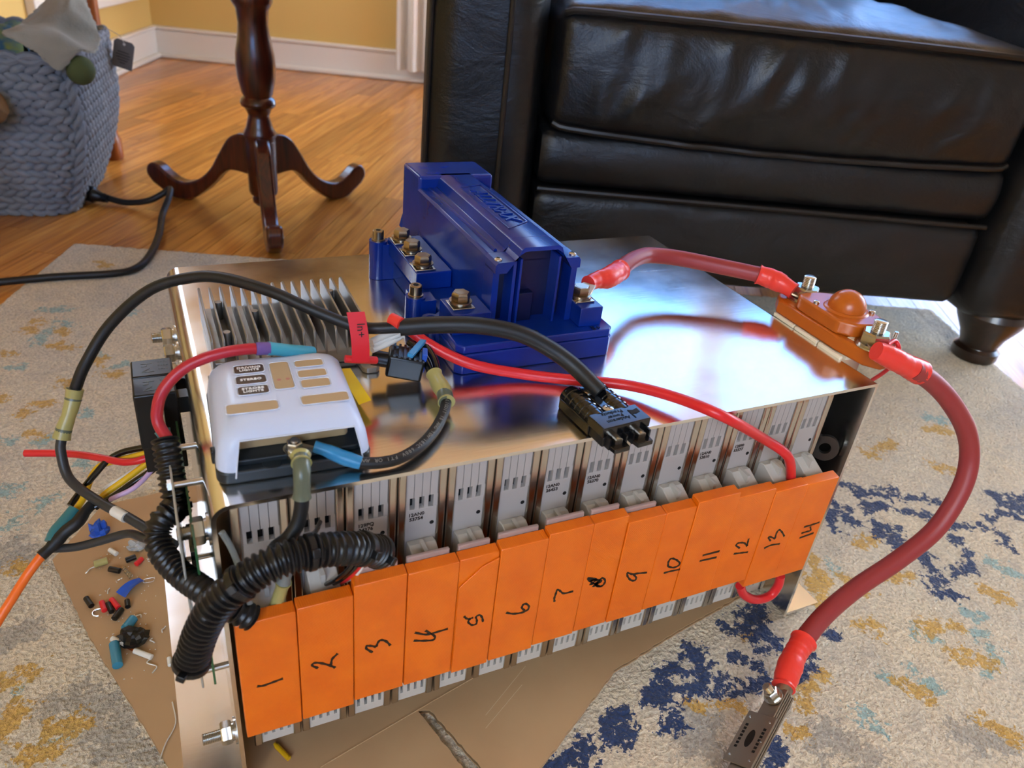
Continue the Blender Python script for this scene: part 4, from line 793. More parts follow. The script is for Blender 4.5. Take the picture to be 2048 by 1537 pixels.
# ------------------------------------------------------------------ aluminium enclosure
W_,D_,H_=.56,.371,.294
XZ=Matrix(((1,0,0,0),(0,0,-1,0),(0,1,0,0),(0,0,0,1)))          # prism (x,z) drawn, extruded along -y
YZ=Matrix(((0,0,1,0),(1,0,0,0),(0,1,0,0),(0,0,0,1)))           # prism (y,z) drawn, extruded along +x
enc=thing('aluminium_battery_box','bent aluminium sheet box with angled feet holding the grey battery modules','battery box',(W_/2,D_/2,0))
def arc(cx,cz,r,a0,a1,n=8): return [(cx+r*math.cos(math.radians(a0+(a1-a0)*i/n)),cz+r*math.sin(math.radians(a0+(a1-a0)*i/n))) for i in range(n+1)]
tk=.003
outer=[(-.044,0),(-.044,tk),(-.003,tk)]+arc(-.003+.003,H_-.012,.003+.009,180,180,1)[:1]
prof=[(-.044,0.0002),(-.044,tk),(-.0015,tk)]+arc(.0105,H_-.012,.012,180,90)+[(W_-.003,H_)]+arc(W_-.003,H_-.003,.003,90,0,4)+[(W_,tk),(W_+.045,tk),(W_+.045,.0002),(W_-tk,.0002)]+[(W_-tk,H_-tk-.001),(W_-tk-.001,H_-tk)]+arc(.0105,H_-.012,.009,90,180)+[(.0015,.0002)]
MB().prism(prof,-D_,0,XZ).build('bent_sheet',M_alu,enc)
# threaded rods with nuts and washers that clamp the stack, left end
def rod(o,r,L,nut_r,parent,side=-1):
    o=Vector(o); ax=Vector((side,0,0)); b=MB().thread(o+ax*.0005,ax,r,L).build('threaded_rod',M_steel,parent)
    n=MB(); n.lathe(o,ax,[(nut_r*1.15,0),(nut_r*1.15,.0016)],20); n.lathe(o+ax*.0016,ax,[(nut_r*.8,0),(nut_r*.8,.0016)],16); n.build('washer',M_steel,b)
    n=MB(); n.lathe(o+ax*.0032,ax,[(nut_r*.9,0),(nut_r,.0012),(nut_r,.0070),(nut_r*.88,.0084)],6,.3); n.build('nut',M_steel,b)
rod((-.0015,.03,.2535),.0048,.0205,.0095,enc); rod((-.0015,.03,.0425),.0048,.0255,.0092,enc); rod((-.0015,.274,.270),.0048,.0195,.0088,enc)
for y in(.244,.211): rod((-.0015,y,.270),.004,.010,.0082,enc)
# dark bracket ear with a hole inside the right end plate
def ear():
    n=20; O=Vector((.5430,.016,.2150)); ax_u=Vector((-.35,.55,0)).normalized(); 
    M=basis(O,(-.72,.69,0),(0,0,1)); B=MB(); ro=.0125; ri=.0055; vs=[];fs=[]
    for k in range(n):
        a=2*math.pi*k/n
        for r,z in((ro,0),(ro,.004),(ri,.004),(ri,0)): vs.append(M@Vector((r*math.cos(a),r*math.sin(a)*1.1,z)))
    for k in range(n):
        q=(k+1)%n
        for s in range(4): fs.append((k*4+s,k*4+(s+1)%4,q*4+(s+1)%4,q*4+s))
    B.add(vs,fs); 
    for z0 in(0,): B.prism([(.008,-.010),(.040,-.018),(.040,.024),(.006,.012)],.0,.004,M)
    B.build('bracket_ear',M_darkmetal,enc)
ear()
# ------------------------------------------------------------------ battery modules
X0,PITCH=.0100,.0374
words=['one','two','three','four','five','six','seven','eight','nine','ten','eleven','twelve','thirteen','fourteen']
mod_labels=['grey battery module behind the orange cover numbered '+w_ for w_ in words]
def yz_profile(yf,z0=.03,z1=.2885,r=.016,yb=.352): return [(yf,z0)]+[( yf+r-r*math.cos(math.radians(a)), z1-r+r*math.sin(math.radians(a))) for a in range(0,91,10)]+[(yb,z1),(yb,z0)]
def make_module():
    x0=X0; t=thing('battery_module',mod_labels[0],'battery module',(x0+PITCH/2,.186,.03),'battery modules in the aluminium box')
    ws=.0062; xa=x0+.0004; xb=x0+PITCH-.0004
    for s,(a,b) in enumerate(((xa,xa+ws),(xb-ws,xb))):
        sh=MB().prism(yz_profile(.0185),a,b,YZ).build('side_shell',M_modmetal,t,bevel=.0012,seg=2)
        d=MB()   # crimped dimples at the top bend
        for k in range(3):
            an=math.radians(28+24*k); d.ell(((a+b)/2+(.001 if s else -.001),.0185+.016-.0163*math.cos(an),.2885-.016+.0163*math.sin(an)),.0022,.0016,.0028,None,8,5)
        d.build('dimples',M_brass,sh)
    pa,pb=xa+ws,xb-ws
    MB().prism(yz_profile(.0262,r=.012),pa,pb,YZ).build('core',M_slot,t)
    MB().bb(pa,pb,.0205,.0262,.074,.2415).build('front_panel',M_modplastic,t,bevel=.0004)
    wv=(pb-pa)
    for k in range(4):   # posts between the three vents
        c=pa+wv*(.06+.293*k); MB().bb(max(pa,c-.0016),min(pb,c+.0016),.0205,.0262,.2415,.2525).build('vent_post',M_modplastic,t)
    for k in range(4):   # ribs of the rounded shoulder
        a=pa+wv*k/4+.00025; b=pa+wv*(k+1)/4-.00025
        pr=[(.0205,.2525)]+[(.0205+.016-.016*math.cos(math.radians(q)),.2885-.016+.016*math.sin(math.radians(q))) for q in range(0,91,15)]+[(.20,.2885),(.20,.284),(.0262,.2525)]
        MB().prism(pr,a,b,YZ).build('shoulder_rib',M_modplastic,t)
    B=MB(); B.prism([(.0205,.2125),(.0205,.1885),(-.0085,.1885),(-.0085,.2035),(.0135,.2140)],pa+.0015,pb-.002,YZ); bl=B.build('terminal_block',M_modlight,t,bevel=.0008)
    MB().bb(pa+.0095,pa+.0125,.002,.015,.2085,.2165).build('tab',M_modlight,bl)
    MB().lathe((pb-.0035,.0206,.2262),(0,-1,0),[(.0017,0),(.0017,.0003)],14).build('sensor_hole',M_slot,t)
    # lower skirt with slots
    MB().bb(pa,pb,.0205,.0262,.030,.0385).build('skirt_rail',M_modlight,t)
    for k in range(5):
        c=pa+wv*(.0+.25*k); MB().bb(max(pa,c-.0018),min(pb,c+.0018),.0205,.0262,.0385,.048).build('skirt_post',M_modlight,t)
    MB().bb(pa,pb,.0205,.0262,.048,.074).build('lower_panel',M_modlight,t)
    return t
mod0=make_module(); mods=[mod0]
for i in range(1,14):
    c=copy_tree(mod0,(PITCH*i,0,0)); c['label']=mod_labels[i]; mods.append(c)
for i,(l1,l2) in {2:('129PQ','34376'),3:('12AN0','53754'),6:('12AN0','26453'),7:('12AN0','56270'),10:('12AN0','53810'),11:('12890','55577')}.items():
    x=X0+PITCH*i; text('print_code',l1+'\n'+l2,.0042,(x+.0150,.0204,.2345),(1,0,0),(0,0,1),M_ink,mods[i],extrude=.0001,bold=.00012)
# ------------------------------------------------------------------ orange printed covers
CX=[.0035,.0425,.0805,.1185,.1570,.1885,.2280,.2670,.2990,.3355,.3660,.4100,.4520,.4900,.5285]
ZT=[.212,.214,.2215,.221,.221,.223,.226,.2255,.2185,.2185,.2225,.216,.212,.211]
ZB=[.098,.100,.103,.104,.102,.103,.105,.106,.106,.108,.108,.107,.097,.096]
YF=[-.0200,-.0204,-.0198,-.0203,-.0192,-.0206,-.0200,-.0196,-.0204,-.0201,-.0207,-.0199,-.0203,-.0198]
extra={5:'narrow, with a chamfered corner plate',8:'with its digit scribbled over'}
for i in range(14):
    x0,x1=CX[i]+.0003,CX[i+1]-.0003; zt,zb,yf=ZT[i],ZB[i],YF[i]
    t=thing('terminal_cover','orange plastic cover with handwritten number %s%s'%(words[i],(', '+extra[i+1]) if i+1 in extra else ''),'cover',((x0+x1)/2,-.01,zb),'orange numbered covers')
    # wedge shaped top: front edge a little lower than the back edge
    pr=[(yf,zb),(yf,zt),(-.0105,zt+.0015),(-.0105,zb)]
    b=MB().prism(pr,x0,x1,YZ).build('body',M_orange,t,bevel=.0007)
    if i==4:
        MB().prism([(x0+.0003,zb),(x1-.0003,zb),(x1-.0003,zt-.005),(x0+.018,zt-.010),(x0+.0003,zt-.026)],-yf+.0002,-yf+.0014,XZ).build('front_plate',M_orange,t,bevel=.0004)
    yy=yf-(.0016 if i==4 else .0004)
    B=MB()
    for st in D_digits[i+1]:
        P=catmull([(x,yy,z) for x,z in st],4) if len(st)>2 else [Vector((x,yy,z)) for x,z in st]
        P=[Vector((p.x,yy,p.z)) for p in P]
        vs=[];fs=[]
        for k,p in enumerate(P):
            d=(P[min(k+1,len(P)-1)]-P[max(k-1,0)]); d=d.normalized() if d.length>1e-7 else Vector((1,0,0)); nrm=Vector((-d.z,0,d.x)); h=.00085*(1+.25*math.sin(k*1.7))
            vs+=[p+nrm*h,p-nrm*h,p+nrm*h+Vector((0,.0005,0)),p-nrm*h+Vector((0,.0005,0))]
        for k in range(len(P)-1):
            a=k*4; fs+=[(a,a+1,a+5,a+4),(a,a+4,a+6,a+2),(a+1,a+3,a+7,a+5)]
        B.add(vs,fs)
    B.build('handwritten_number',M_ink,t)
    if 2<=i<=8:
        MB().bb(x0+.002,x1-.004,-.0100,-.0070,zt-.006,zt+.0050).build('clear_shroud',M_shroud,t,bevel=.0008)
# ------------------------------------------------------------------ blue motor controller
def controller():
    t=thing('motor_controller','blue finned motor controller with raised lettering on the aluminium top','motor controller',(.27,.23,H_))
    z0=H_+.0003; zb=.3200
    B=MB(); B.prism([(.203,.108),(.339,.108),(.3435,.1125),(.3435,.345),(.205,.345),(.205,.175),(.1975,.168),(.1975,.1135)],z0,.3125); B.build('base',M_blue,t,bevel=.0012)
    B=MB(); B.prism([(.2035,.1085),(.3385,.1085),(.343,.113),(.343,.3445),(.2055,.3445),(.2055,.1755),(.198,.168),(.198,.114)],.3130,zb); B.build('base_lid',M_blue,t,bevel=.0012)
    # long housing with stepped lid
    pr=[(.2345,zb),(.2345,.3775),(.2365,.3800),(.2500,.3800),(.2530,.3808),(.2560,.3895),(.2590,.3915),(.2900,.3915),(.2930,.3895),(.2960,.3808),(.2990,.3800),(.3100,.3800),(.3120,.3775),(.3120,zb)]
    MB().prism(pr,-.330,-.152,XZ).build('housing',M_blue,t,bevel=.0006)
    lid=[(.2345,.3705),(.2345,.3775),(.2365,.3800),(.2500,.3800),(.2530,.3808),(.2560,.3895),(.2590,.3915),(.2900,.3915),(.2930,.3895),(.2960,.3808),(.2990,.3800),(.3100,.3800),(.3120,.3775),(.3120,.3705),(.3040,.3705),(.3000,.3760),(.2945,.3845),(.2890,.3880),(.2600,.3880),(.2545,.3845),(.2490,.3765),(.2445,.3705)]
    MB().prism(lid,-.152,-.130,XZ).build('front_hood',M_blue,t)
    for xa,xb in((.2345,.2400),(.2520,.2548),(.2580,.2600),(.2935,.2955),(.3065,.3120)):
        MB().bb(xa,xb,.134,.152,zb,.3715 if xa<.25 or xb>.305 else .3800).build('front_rib',M_blue,t)
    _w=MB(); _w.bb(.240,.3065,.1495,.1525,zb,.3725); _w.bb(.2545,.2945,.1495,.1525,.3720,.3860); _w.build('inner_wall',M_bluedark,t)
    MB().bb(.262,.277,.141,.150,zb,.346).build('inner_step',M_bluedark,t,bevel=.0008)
    # side crest and groove next to the ridge
    MB().tube([(.2445,.155,.3803),(.2445,.318,.3803)],.0016,8).build('lid_rib',M_blue,t)
    MB().tube([(.3030,.155,.3803),(.3030,.318,.3803)],.0013,8).build('lid_rib',M_blue,t)
    MB().bb(.2345,.3135,.322,.372,zb,.3915).build('end_block',M_blue,t,bevel=.003,seg=3)
    MB().prism([(.2345,zb),(.3135,zb),(.3100,.334),(.238,.334)],-.382,-.372,XZ).build('rear_step',M_blue,t,bevel=.001)
    text('raised_lettering','ALLTRAX',.0195,(.2745,.232,.3920),(0,-1,0),(1,0,0),M_blue,t,extrude=.0009,shear=.30,bold=.0002,spacing=1.02)
    c=[(.2645,.272),(.2860,.288),(.2860,.178),(.2645,.192)]; c=[(.2630,.283),(.2865,.290),(.2865,.186),(.2630,.172)]
    MB().tube([(x,y,.3917) for x,y in c]+[(c[0][0],c[0][1],.3917)],.0009,6).build('lettering_frame',M_blue,t)
    # terminal blocks
    def term(x0,x1,y0,y1,zt,bolts,name='terminal_block'):
        b=MB().bb(x0,x1,y0,y1,zb,zt).build(name,M_blue,t,bevel=.0008)
        for bx,by in bolts:
            MB().box((bx,by,zt+.0009),(.019,.019,.0014)).build('terminal_tab',M_steel,b,bevel=.0004)
            q=MB(); q.lathe((bx,by,zt+.0014),(0,0,1),[(.0062,0),(.0062,.0022)],16); q.lathe((bx,by,zt+.0036),(0,0,1),[(.0095,0),(.0095,.0014)],22); q.build('washer',M_brass,b)
            q=MB(); q.lathe((bx,by,zt+.0050),(0,0,1),[(.0072,0),(.0078,.0008),(.0078,.0058),(.0068,.0072)],6,.4); q.lathe((bx,by,zt+.0118),(0,0,1),[(.0058,0),(.0052,.0006)],20); q.build('hex_bolt',M_brass,b)
    term(.200,.2335,.219,.309,.3365,[(.2100,.2960),(.2105,.2660),(.2095,.2310)])
    term(.2005,.2335,.128,.161,.3385,[(.2125,.1450)])
    term(.3125,.3345,.118,.150,.3375,[(.3215,.1370)])
    # mounting posts with socket head screws
    for x,y,h in((.1915,.312,.333),(.1880,.186,.331)):
        p=MB(); p.lathe((x,y,z0),(0,0,1),[(.0088,0),(.0088,h-z0)],24); p.bb(x,x+.016,y-.0085,y+.0085,z0,h-.002); p.build('mounting_post',M_blue,t)
        p=MB(); p.lathe((x,y,h),(0,0,1),[(.0066,0),(.0066,.0014),(.0054,.0016),(.0054,.0095),(.0046,.0102)],22); s=p.build('socket_screw',M_brass,t)
        MB().lathe((x,y,h+.0100),(0,0,1),[(.0026,0),(.0026,.0004)],6).build('hex_socket',M_slot,s)
    p=MB(); p.lathe((.1925,.158,z0),(0,0,1),[(.0078,0),(.0078,.0290),(.0042,.0290),(.0042,.022)],22); p.bb(.1935,.204,.1505,.1655,z0,.321); p.build('hollow_boss',M_blue,t)
    MB().bb(.1900,.2055,.195,.218,z0,.3225).build('web',M_blue,t)
    # small cross-head screws
    for x,y,z in((.2390,.1365,.3800),(.3070,.1365,.3800),(.2705,.1175,zb),(.3340,.1240,zb)):
        s=MB().lathe((x,y,z),(0,0,1),[(.0034,0),(.0032,.0010),(.0018,.0019)],16).build('screw',M_steel,t)
        q=MB(); q.box((x,y,z+.0019),(.0034,.0007,.0003)); q.box((x,y,z+.0019),(.0007,.0034,.0003)); q.build('cross_slot',M_slot,s)
    text('raised_mark','B+',.0085,(.3270,.1130,zb+.0003),(1,0,0),(0,1,0),M_bluedark,t,extrude=.0003)
controller()
# ------------------------------------------------------------------ finned converter
def heatsink():
    t=thing('finned_converter','cast aluminium voltage converter with upright cooling fins beside the fuse box','converter',(.077,.20,H_))
    x0,x1,y0,y1=.0185,.1375,.148,.243; z0=H_+.0003
    b=MB(); b.bb(x0,x1,y0,y1,z0+.004,.3090); b.bb(x0+.002,x1-.002,y0+.004,y1-.004,z0,z0+.0045); b.build('body',M_alu_cast,t,bevel=.001)
    n=15; pt=(x1-x0-.002)/(n-1)
    proto=None
    for i in range(n):
        x=x0+.001+pt*i
        if proto is None:
            pr=[(y0+.0005,.3005),(y0-.0005,.3085),(y0+.003,.3255),(y0+.006,.3275),(y1-.004,.3300),(y1,.3275),(y1,.3005)]
            q=MB(); q.prism(pr,x-.00085,x+.00085,YZ); proto=q.build('cooling_fin',M_alu_cast,t,bevel=.0004,seg=1)
        else:
            c=proto.copy(); COL.objects.link(c); c.parent=t; c.matrix_parent_inverse=proto.matrix_parent_inverse.copy(); c.location=(pt*i,0,0)
    for i,y in((1.5,.222),(1.5,.168),(4.5,.200),(9.5,.200),(12.5,.226),(12.5,.172)):
        MB().lathe((x0+.001+pt*i,y,.3085),(0,0,1),[(.0033,0),(.0031,.0150),(.0028,.0156)],18).build('ejector_pin',M_alu_cast,t)
    for x,y in((.1345,.136),(.022,.136)):
        q=MB(); q.prism([(x-.008,y+.013),(x+.008,y+.013),(x+.007,y-.003),(x+.004,y-.007),(x-.004,y-.007),(x-.007,y-.003)],z0,z0+.005); q.build('mounting_foot',M_alu_cast,t,bevel=.0008)
heatsink()
# ------------------------------------------------------------------ fuse box
def bool_diff(o,cut):
    m_=o.modifiers.new('b','BOOLEAN'); m_.object=cut; m_.operation='DIFFERENCE'; m_.solver='EXACT'
    dg=bpy.context.evaluated_depsgraph_get(); me=bpy.data.meshes.new_from_object(o.evaluated_get(dg)); old=o.data
    o.modifiers.clear(); o.data=me; bpy.data.objects.remove(cut)
    return o
def fusebox():
    t=thing('fuse_box','black fuse box with frosted clear cover and white labels','fuse box',(.056,.07,H_))
    R=Matrix.Translation((.0565,.0695,0))@Matrix.Rotation(-.045,4,'Z')
    z0=H_+.0003; hx,hy=.0485,.0525
    def rr(hx,hy,r,n=6):
        o=[]
        for cx,cy,a in((hx-r,hy-r,0),(-hx+r,hy-r,90),(-hx+r,-hy+r,180),(hx-r,-hy+r,270)):
            for k in range(n+1): an=math.radians(a+90*k/n); o.append((cx+r*math.cos(an),cy+r*math.sin(an)))
        return o
    MB().prism(rr(hx,hy,.008),z0,.3035).build('base',M_fbase,t,M=R,bevel=.0015)
    MB().prism(rr(hx-.006,hy-.006,.006),.3035,.3075).build('inner_deck',M_fbase,t,M=R,bevel=.0008)
    MB().prism(rr(hx-.012,hy-.018,.004),.3075,.3180).build('fuse_holder',M_tan,t,M=R,bevel=.0008)
    # shell: stacked rounded outlines, outer and inner skin
    lev=[(.2985,0,.009),(.306,.0008,.009),(.316,.0022,.0095),(.3225,.0042,.010),(.3270,.0072,.011),(.3298,.0110,.012),(.3312,.0165,.012)]
    vs=[];fs=[]; n=28
    def ring(z,ins,r,d): return [(x,y,z) for x,y in rr(hx-ins-d,hy-ins-d,max(.003,r-d*.5))]
    rings=[ring(z,i,r,0) for z,i,r in lev]+[ring(z-(.0016 if k>=4 else 0),i,r,.0016) for k,(z,i,r) in reversed(list(enumerate(lev)))]
    for q in rings: vs+=q
    for j in range(len(rings)):
        j2=(j+1)%len(rings)
        if j==len(lev)-1: continue
        for k in range(n): fs.append((j*n+k,j*n+(k+1)%n,j2*n+(k+1)%n,j2*n+k))
    a=(len(lev)-1)*n; fs.append(tuple(range(a,a+n))); a=len(lev)*n; fs.append(tuple(range(a,a+n))[::-1])
    cov=MB().add(vs,fs).build('cover',M_frost,t,M=R)
    cut=MB().prism([(-.0375,.290),(.0425,.290),(.0410,.3080),(.0375,.3235),(-.0330,.3235),(-.0360,.3080)],.035,.075,XZ).build('cut',None,M=R)
    bool_diff(cov,cut)
    me=cov.data; me.polygons.foreach_set('use_smooth',[True]*len(me.polygons)); me.set_sharp_from_angle(angle=math.radians(35))
    # bright cut edge of the opening
    MB().tube([R@Vector(p) for p in((-.0372,-.0526,.2990),(-.0360,-.0516,.3080),(-.0330,-.0480,.3235),(.0375,-.0480,.3235),(.0410,-.0516,.3080),(.0422,-.0526,.2990))],.0006,6).build('opening_edge',M_rim,cov)
    # label windows
    def win(name,key,m,rim=True):
        cx,cy,w,h,a=D_fw[key]; a=-.045; M=Matrix.Translation((cx,cy,.3313))@Matrix.Rotation(a,4,'Z')
        o=MB().prism(rr(w/2,h/2,.0022,4),-.0002,.0005).build(name,m,cov,M=M)
        q=rr(w/2+.0006,h/2+.0006,.0026,4); MB().tube([(x,y,.0004) for x,y in q+[q[0]]],.00035,6).build('window_rim',M_rim,cov,M=M)
        return o,M
    for key,tx in(('driving','DRIVING\nLIGHTS'),('stereo','STEREO'),('strobe','STROBE\nLIGHTS')):
        o,M=win('name_label',key,M_labelbrown); v,f=text_mesh(tx,.0034,.0001,bold=.00008,spacing=1.05)
        MB().add([M@Vector((p[0]*1.12,p[1],p[2]+.0007)) for p in v],f).build('lettering',M_print,o,smooth=False)
    for key in('r1','r2','r3','fl','fr','centre'): win('clear_window',key,M_tan)
    cx,cy=D_fw['centre'][:2]
    for dx in(-.0028,.0030): MB().lathe((cx+dx,cy-.006,.3317),(0,0,1),[(.0014,0),(.0014,.0002)],12).build('indicator',mat('dim_red_lamp','#a86a5c',.4),cov)
    # small clip on the left side, dome on the deck
    MB().box((.0065,.040,.304),(.003,.006,.010)).build('clip',M_black,t,bevel=.0008)
    MB().lathe((.0395,.0220,.3035),(0,0,1),[(.006,0),(.0058,.0006),(.003,.0009)],18).build('deck_boss',M_fbase,t)
    # ground stud with washers and nut
    s=Vector((.0545,.0265,.3045)); q=MB(); q.lathe(s,(0,0,1),[(.0068,0),(.0068,.0012)],22); q.lathe(s+Vector((0,0,.0035)),(0,0,1),[(.0072,0),(.0072,.0011)],22); q.lathe(s+Vector((0,0,.0046)),(0,0,1),[(.0055,0),(.0055,.0012)],20); q.build('washer',M_steel,t)
    MB().lathe(s+Vector((0,0,.0058)),(0,0,1),[(.0050,0),(.0053,.0005),(.0053,.0035),(.0047,.0042)],6).build('nut',M_steel,t); MB().thread(s+Vector((0,0,.0)),(0,0,1),.0030,.0125,.0009).build('stud',M_steel,t)
fusebox()
# ------------------------------------------------------------------ black two-pole connector
def connector():
    t=thing('power_connector','black two-pole power connector overhanging the front edge of the plate','connector',(.279,.012,H_))
    R=Matrix.Translation((.2815,.0165,H_))@Matrix.Rotation(math.radians(5),4,'Z')     # local: x across, y to the back, z up
    def P(B,name,m,par=t,**k): return B.build(name,m,par,M=R,**k)
    z1=.0165
    P(MB().bb(-.0205,.0205,-.012,.030,.0004,.0095),'housing',M_blackgloss,bevel=.0012)
    for s in(-1,1):   # ribbed barrels
        b=MB(); b.lathe((s*.0118,-.010,.0082),(0,1,0),[(.0088,0),(.0088,.040),(.0072,.0415)],26); o=P(b,'barrel',M_blackgloss)
        q=MB()
        for k in range(5): q.lathe((s*.0118,-.004+k*.0068,.0082),(0,1,0),[(.0088,0),(.0093,.0007),(.0093,.0042),(.0088,.0049)],26)
        P(q,'grip_rings',M_blackgloss,o)
        P(MB().bb(s*.0205-.0016,s*.0205+.0016,-.012,.028,.001,.0095),'side_rail',M_blackgloss,o,bevel=.0006)
    P(MB().bb(-.0038,.0038,-.011,.0300,.009,.0142),'centre_channel',M_blackgloss,bevel=.0006)
    for y in(.0215,-.004):
        o=P(MB().lathe((0,y,.0142),(0,0,1),[(.0044,0),(.0044,.0008),(.0026,.0018)],18),'screw',M_steel)
        q=MB(); q.box((0,y,.0159),(.0050,.0009,.0004)); q.box((0,y,.0159),(.0009,.0050,.0004)); P(q,'cross_slot',M_slot,o)
    o=P(MB().bb(-.0215,.0215,-.0285,-.0085,.0085,z1),'label_plate',M_blackgloss,bevel=.0007)
    for tx,dy,dx,sz in(('Anderson',-.0040,-.003,.0052),('Power',.0005,-.003,.0052),('Products',.0050,-.003,.0052)):
        v,f=text_mesh(tx,sz,.00015); M=Matrix.Translation((dx,-.0175-dy*-1,z1+.0001))@Matrix.Rotation(math.pi,4,'Z')
        P(MB().add([M@Vector(p) for p in v],f),'raised_lettering',M_slot,o,smooth=False)
    q=MB(); q.box((.0105,-.0190,z1+.0002),(.0008,.0105,.0004)); q.prism([(.0105,-.0140),(.0145,-.0152),(.0185,-.0140),(.0185,-.0185),(.0145,-.0197),(.0105,-.0185)],z1,z1+.0004); P(q,'flag_emblem',M_slot,o)
    P(MB().bb(-.0205,.0205,-.0285,-.010,.0004,.0085),'mouth_block',M_black,bevel=.0008)
    for s in(-1,1):
        o=P(MB().prism([(s*.0105-.0080,-.0285),(s*.0105+.0080,-.0285),(s*.0105+.0068,-.0400),(s*.0105-.0068,-.0400)],.0010,.0048),'lower_lip',M_blackgloss,bevel=.0006)
        P(MB().bb(s*.0105-.0080,s*.0105-.0066,-.0340,-.0285,.0010,.0100),'guide_wall',M_black,o); P(MB().bb(s*.0105+.0066,s*.0105+.0080,-.0340,-.0285,.0010,.0100),'guide_wall',M_black,o)
        P(MB().lathe((s*.0105,-.0345,.0066),(0,1,0),[(.0036,0),(.0036,.008)],16),'contact_pin',M_steel,o)
connector()
# ------------------------------------------------------------------ orange-brown circuit breaker
def breaker():
    t=thing('circuit_breaker','orange-brown domed circuit breaker with two threaded studs on the box edge','circuit breaker',(.588,.085,H_))
    R=Matrix.Translation((.588,.084,.2965))@Matrix.Rotation(math.radians(-2),4,'Z')
    def P(B,name,m,par=t,**k): return B.build(name,m,par,M=R,**k)
    base=[(-.026,-.028),(-.028,.056),(-.018,.070),(.016,.072),(.027,.060),(.026,-.046),(.010,-.068),(-.010,-.070),(-.021,-.058)]
    P(MB().prism(base,0,.0145),'base',M_bakelite,bevel=.0022,seg=3)
    up_=[(p.x,p.y) for p in catmull([(-.0255,-.020,0),(-.0260,.020,0),(-.0240,.036,0),(-.012,.041,0),(.012,.036,0),(.025,.020,0),(.027,-.006,0),(.024,-.030,0),(.012,-.037,0),(-.012,-.033,0),(-.0255,-.020,0)],5)][:-1]
    P(MB().prism(up_,.0145,.0285),'upper_block',M_bakelite,bevel=.0025,seg=3)
    P(MB().lathe((.002,-.001,.0285),(0,0,1),[(.0215,0),(.0200,.0016)]+[(.0178*math.cos(math.radians(a)),.0016+.0178*math.sin(math.radians(a))) for a in range(0,90,8)]+[(.0004,.0194)],32),'dome',M_bakelite,ang=60)
    for x,y in((-.0205,.016),(.0225,-.014)):
        P(MB().lathe((x,y,.0285),(0,0,1),[(.0030,0),(.0028,.0022),(.0016,.0030)],14),'screw',M_steel)
    for y in(.051,-.049):
        x=-.001 if y>0 else -.0055
        s=P(MB().thread((x,y,.0150),(0,0,1),.0062,.0265,.0016),'threaded_stud',M_steel)
        q=MB(); q.lathe((x,y,.0147),(0,0,1),[(.0165,0),(.0165,.0014)],26); q.lathe((x,y,.0161),(0,0,1),[(.0140,0),(.0140,.0018)],26); P(q,'washer',M_steel,s)
        P(MB().lathe((x,y,.0179),(0,0,1),[(.0124,0),(.0134,.0014),(.0134,.0098),(.0118,.0114)],6,.2),'nut',M_steel,s)
    P(MB().thread((.0130,-.054,.0147),(0,0,1),.0022,.0155,.0010),'small_stud',M_steel); P(MB().lathe((.0130,-.054,.0160),(0,0,1),[(.0042,0),(.0042,.0032)],6),'small_nut',M_steel)
    P(MB().prism([(-.018,-.030),(.018,-.034),(.010,-.064),(-.012,-.066)],.0143,.0152),'contact_plate',M_cream,bevel=.0003)
    for y0,y1 in((.026,.056),(-.008,.024),(-.040,-.010)):
        P(MB().bb(-.0300,-.0268,y0,y1,-.0030,.0006),'cream_gasket_strip',M_cream,bevel=.0006)
    P(MB().bb(-.0225,.022,-.040,.056,-.0040,-.0001),'mounting_plate',M_cream)
    P(MB().prism([(-.0270,-.006),(.006,-.006),(.006,-.050),(-.0270,-.006)][:3],-.004-.030,-.004,Matrix(((1,0,0,0),(0,0,1,0),(0,1,0,0),(0,0,0,1)))),'bracket',M_alu)
breaker()
# ------------------------------------------------------------------ cables
t=thing('black_power_cable','long black cable arching over the fins with a yellow splice at left','cable',D_cable_black[-1])
wire('cable',D_cable_black,.0044,M_blackmatte,t)
wire('sleeve',D_cable_sleeve,[.0078]*6+[.0076-.00005*i for i in range(31)][:31] if False else .0066,M_blackmatte,t,14)
shrink('splice_sleeve',D_splice_a,.0058,M_yellowclear,t,1,.12); 
for a,b in((0,1),(3,4)): shrink('splice_end',[D_splice_a[a],D_splice_a[b]],.0060,M_olive,t,a,.04,flare=.02)
wire('lower_cable',D_cable_grey,.0038,M_charcoal,t); wire('white_band',D_cable_grey_band,.0041,M_wwhite,t)
t=tag(wire('red_wire_stub',D_cap,.0048,M_redshrink),'short red wire end poking out of the black sleeve near the controller','wire')
t=tag(wire('black_branch_wire',D_cable_low,.0033,M_charcoal),'thin charcoal wire looping low beside the corrugated tube at left','wire')
t=thing('red_sense_wire','bright red wire running across the plate down behind the cover numbered thirteen','wire',D_red_wire[0]); wire('cable',D_red_wire,.0044,M_red,t)
def lug(t,o,d,n,L=.026,w=.0085,m=M_brass,hole=None):
    o=Vector(o); d=Vector(d).normalized(); n=Vector(n); n=(n-d*n.dot(d)).normalized(); s=n.cross(d); M=Matrix((d,s,n)).transposed().to_4x4(); M.translation=o
    pl=[(-w*math.cos(math.radians(a)),w*math.sin(math.radians(a))) for a in range(-90,91,15)]; pl=[(-w*math.cos(math.radians(a)),w*math.sin(math.radians(a))) for a in range(-80,81,16)]+[(L,w*.7),(L,-w*.7)]
    return MB().prism(pl,-.0011,.0011,M).build('ring_lug',m,t,bevel=.0004)
t=thing('battery_cable','thick dark red cable from the blue controller to the breaker','cable',D_redcable1[3])
wire('cable',D_redcable1,.0082,M_redbrown,t,16); shrink('heat_shrink',D_redshrink1a,.0096,M_redshrink,t,3,t0=.7); shrink('heat_shrink',D_redshrink1b,.0098,M_redshrink,t,5,t1=.85)
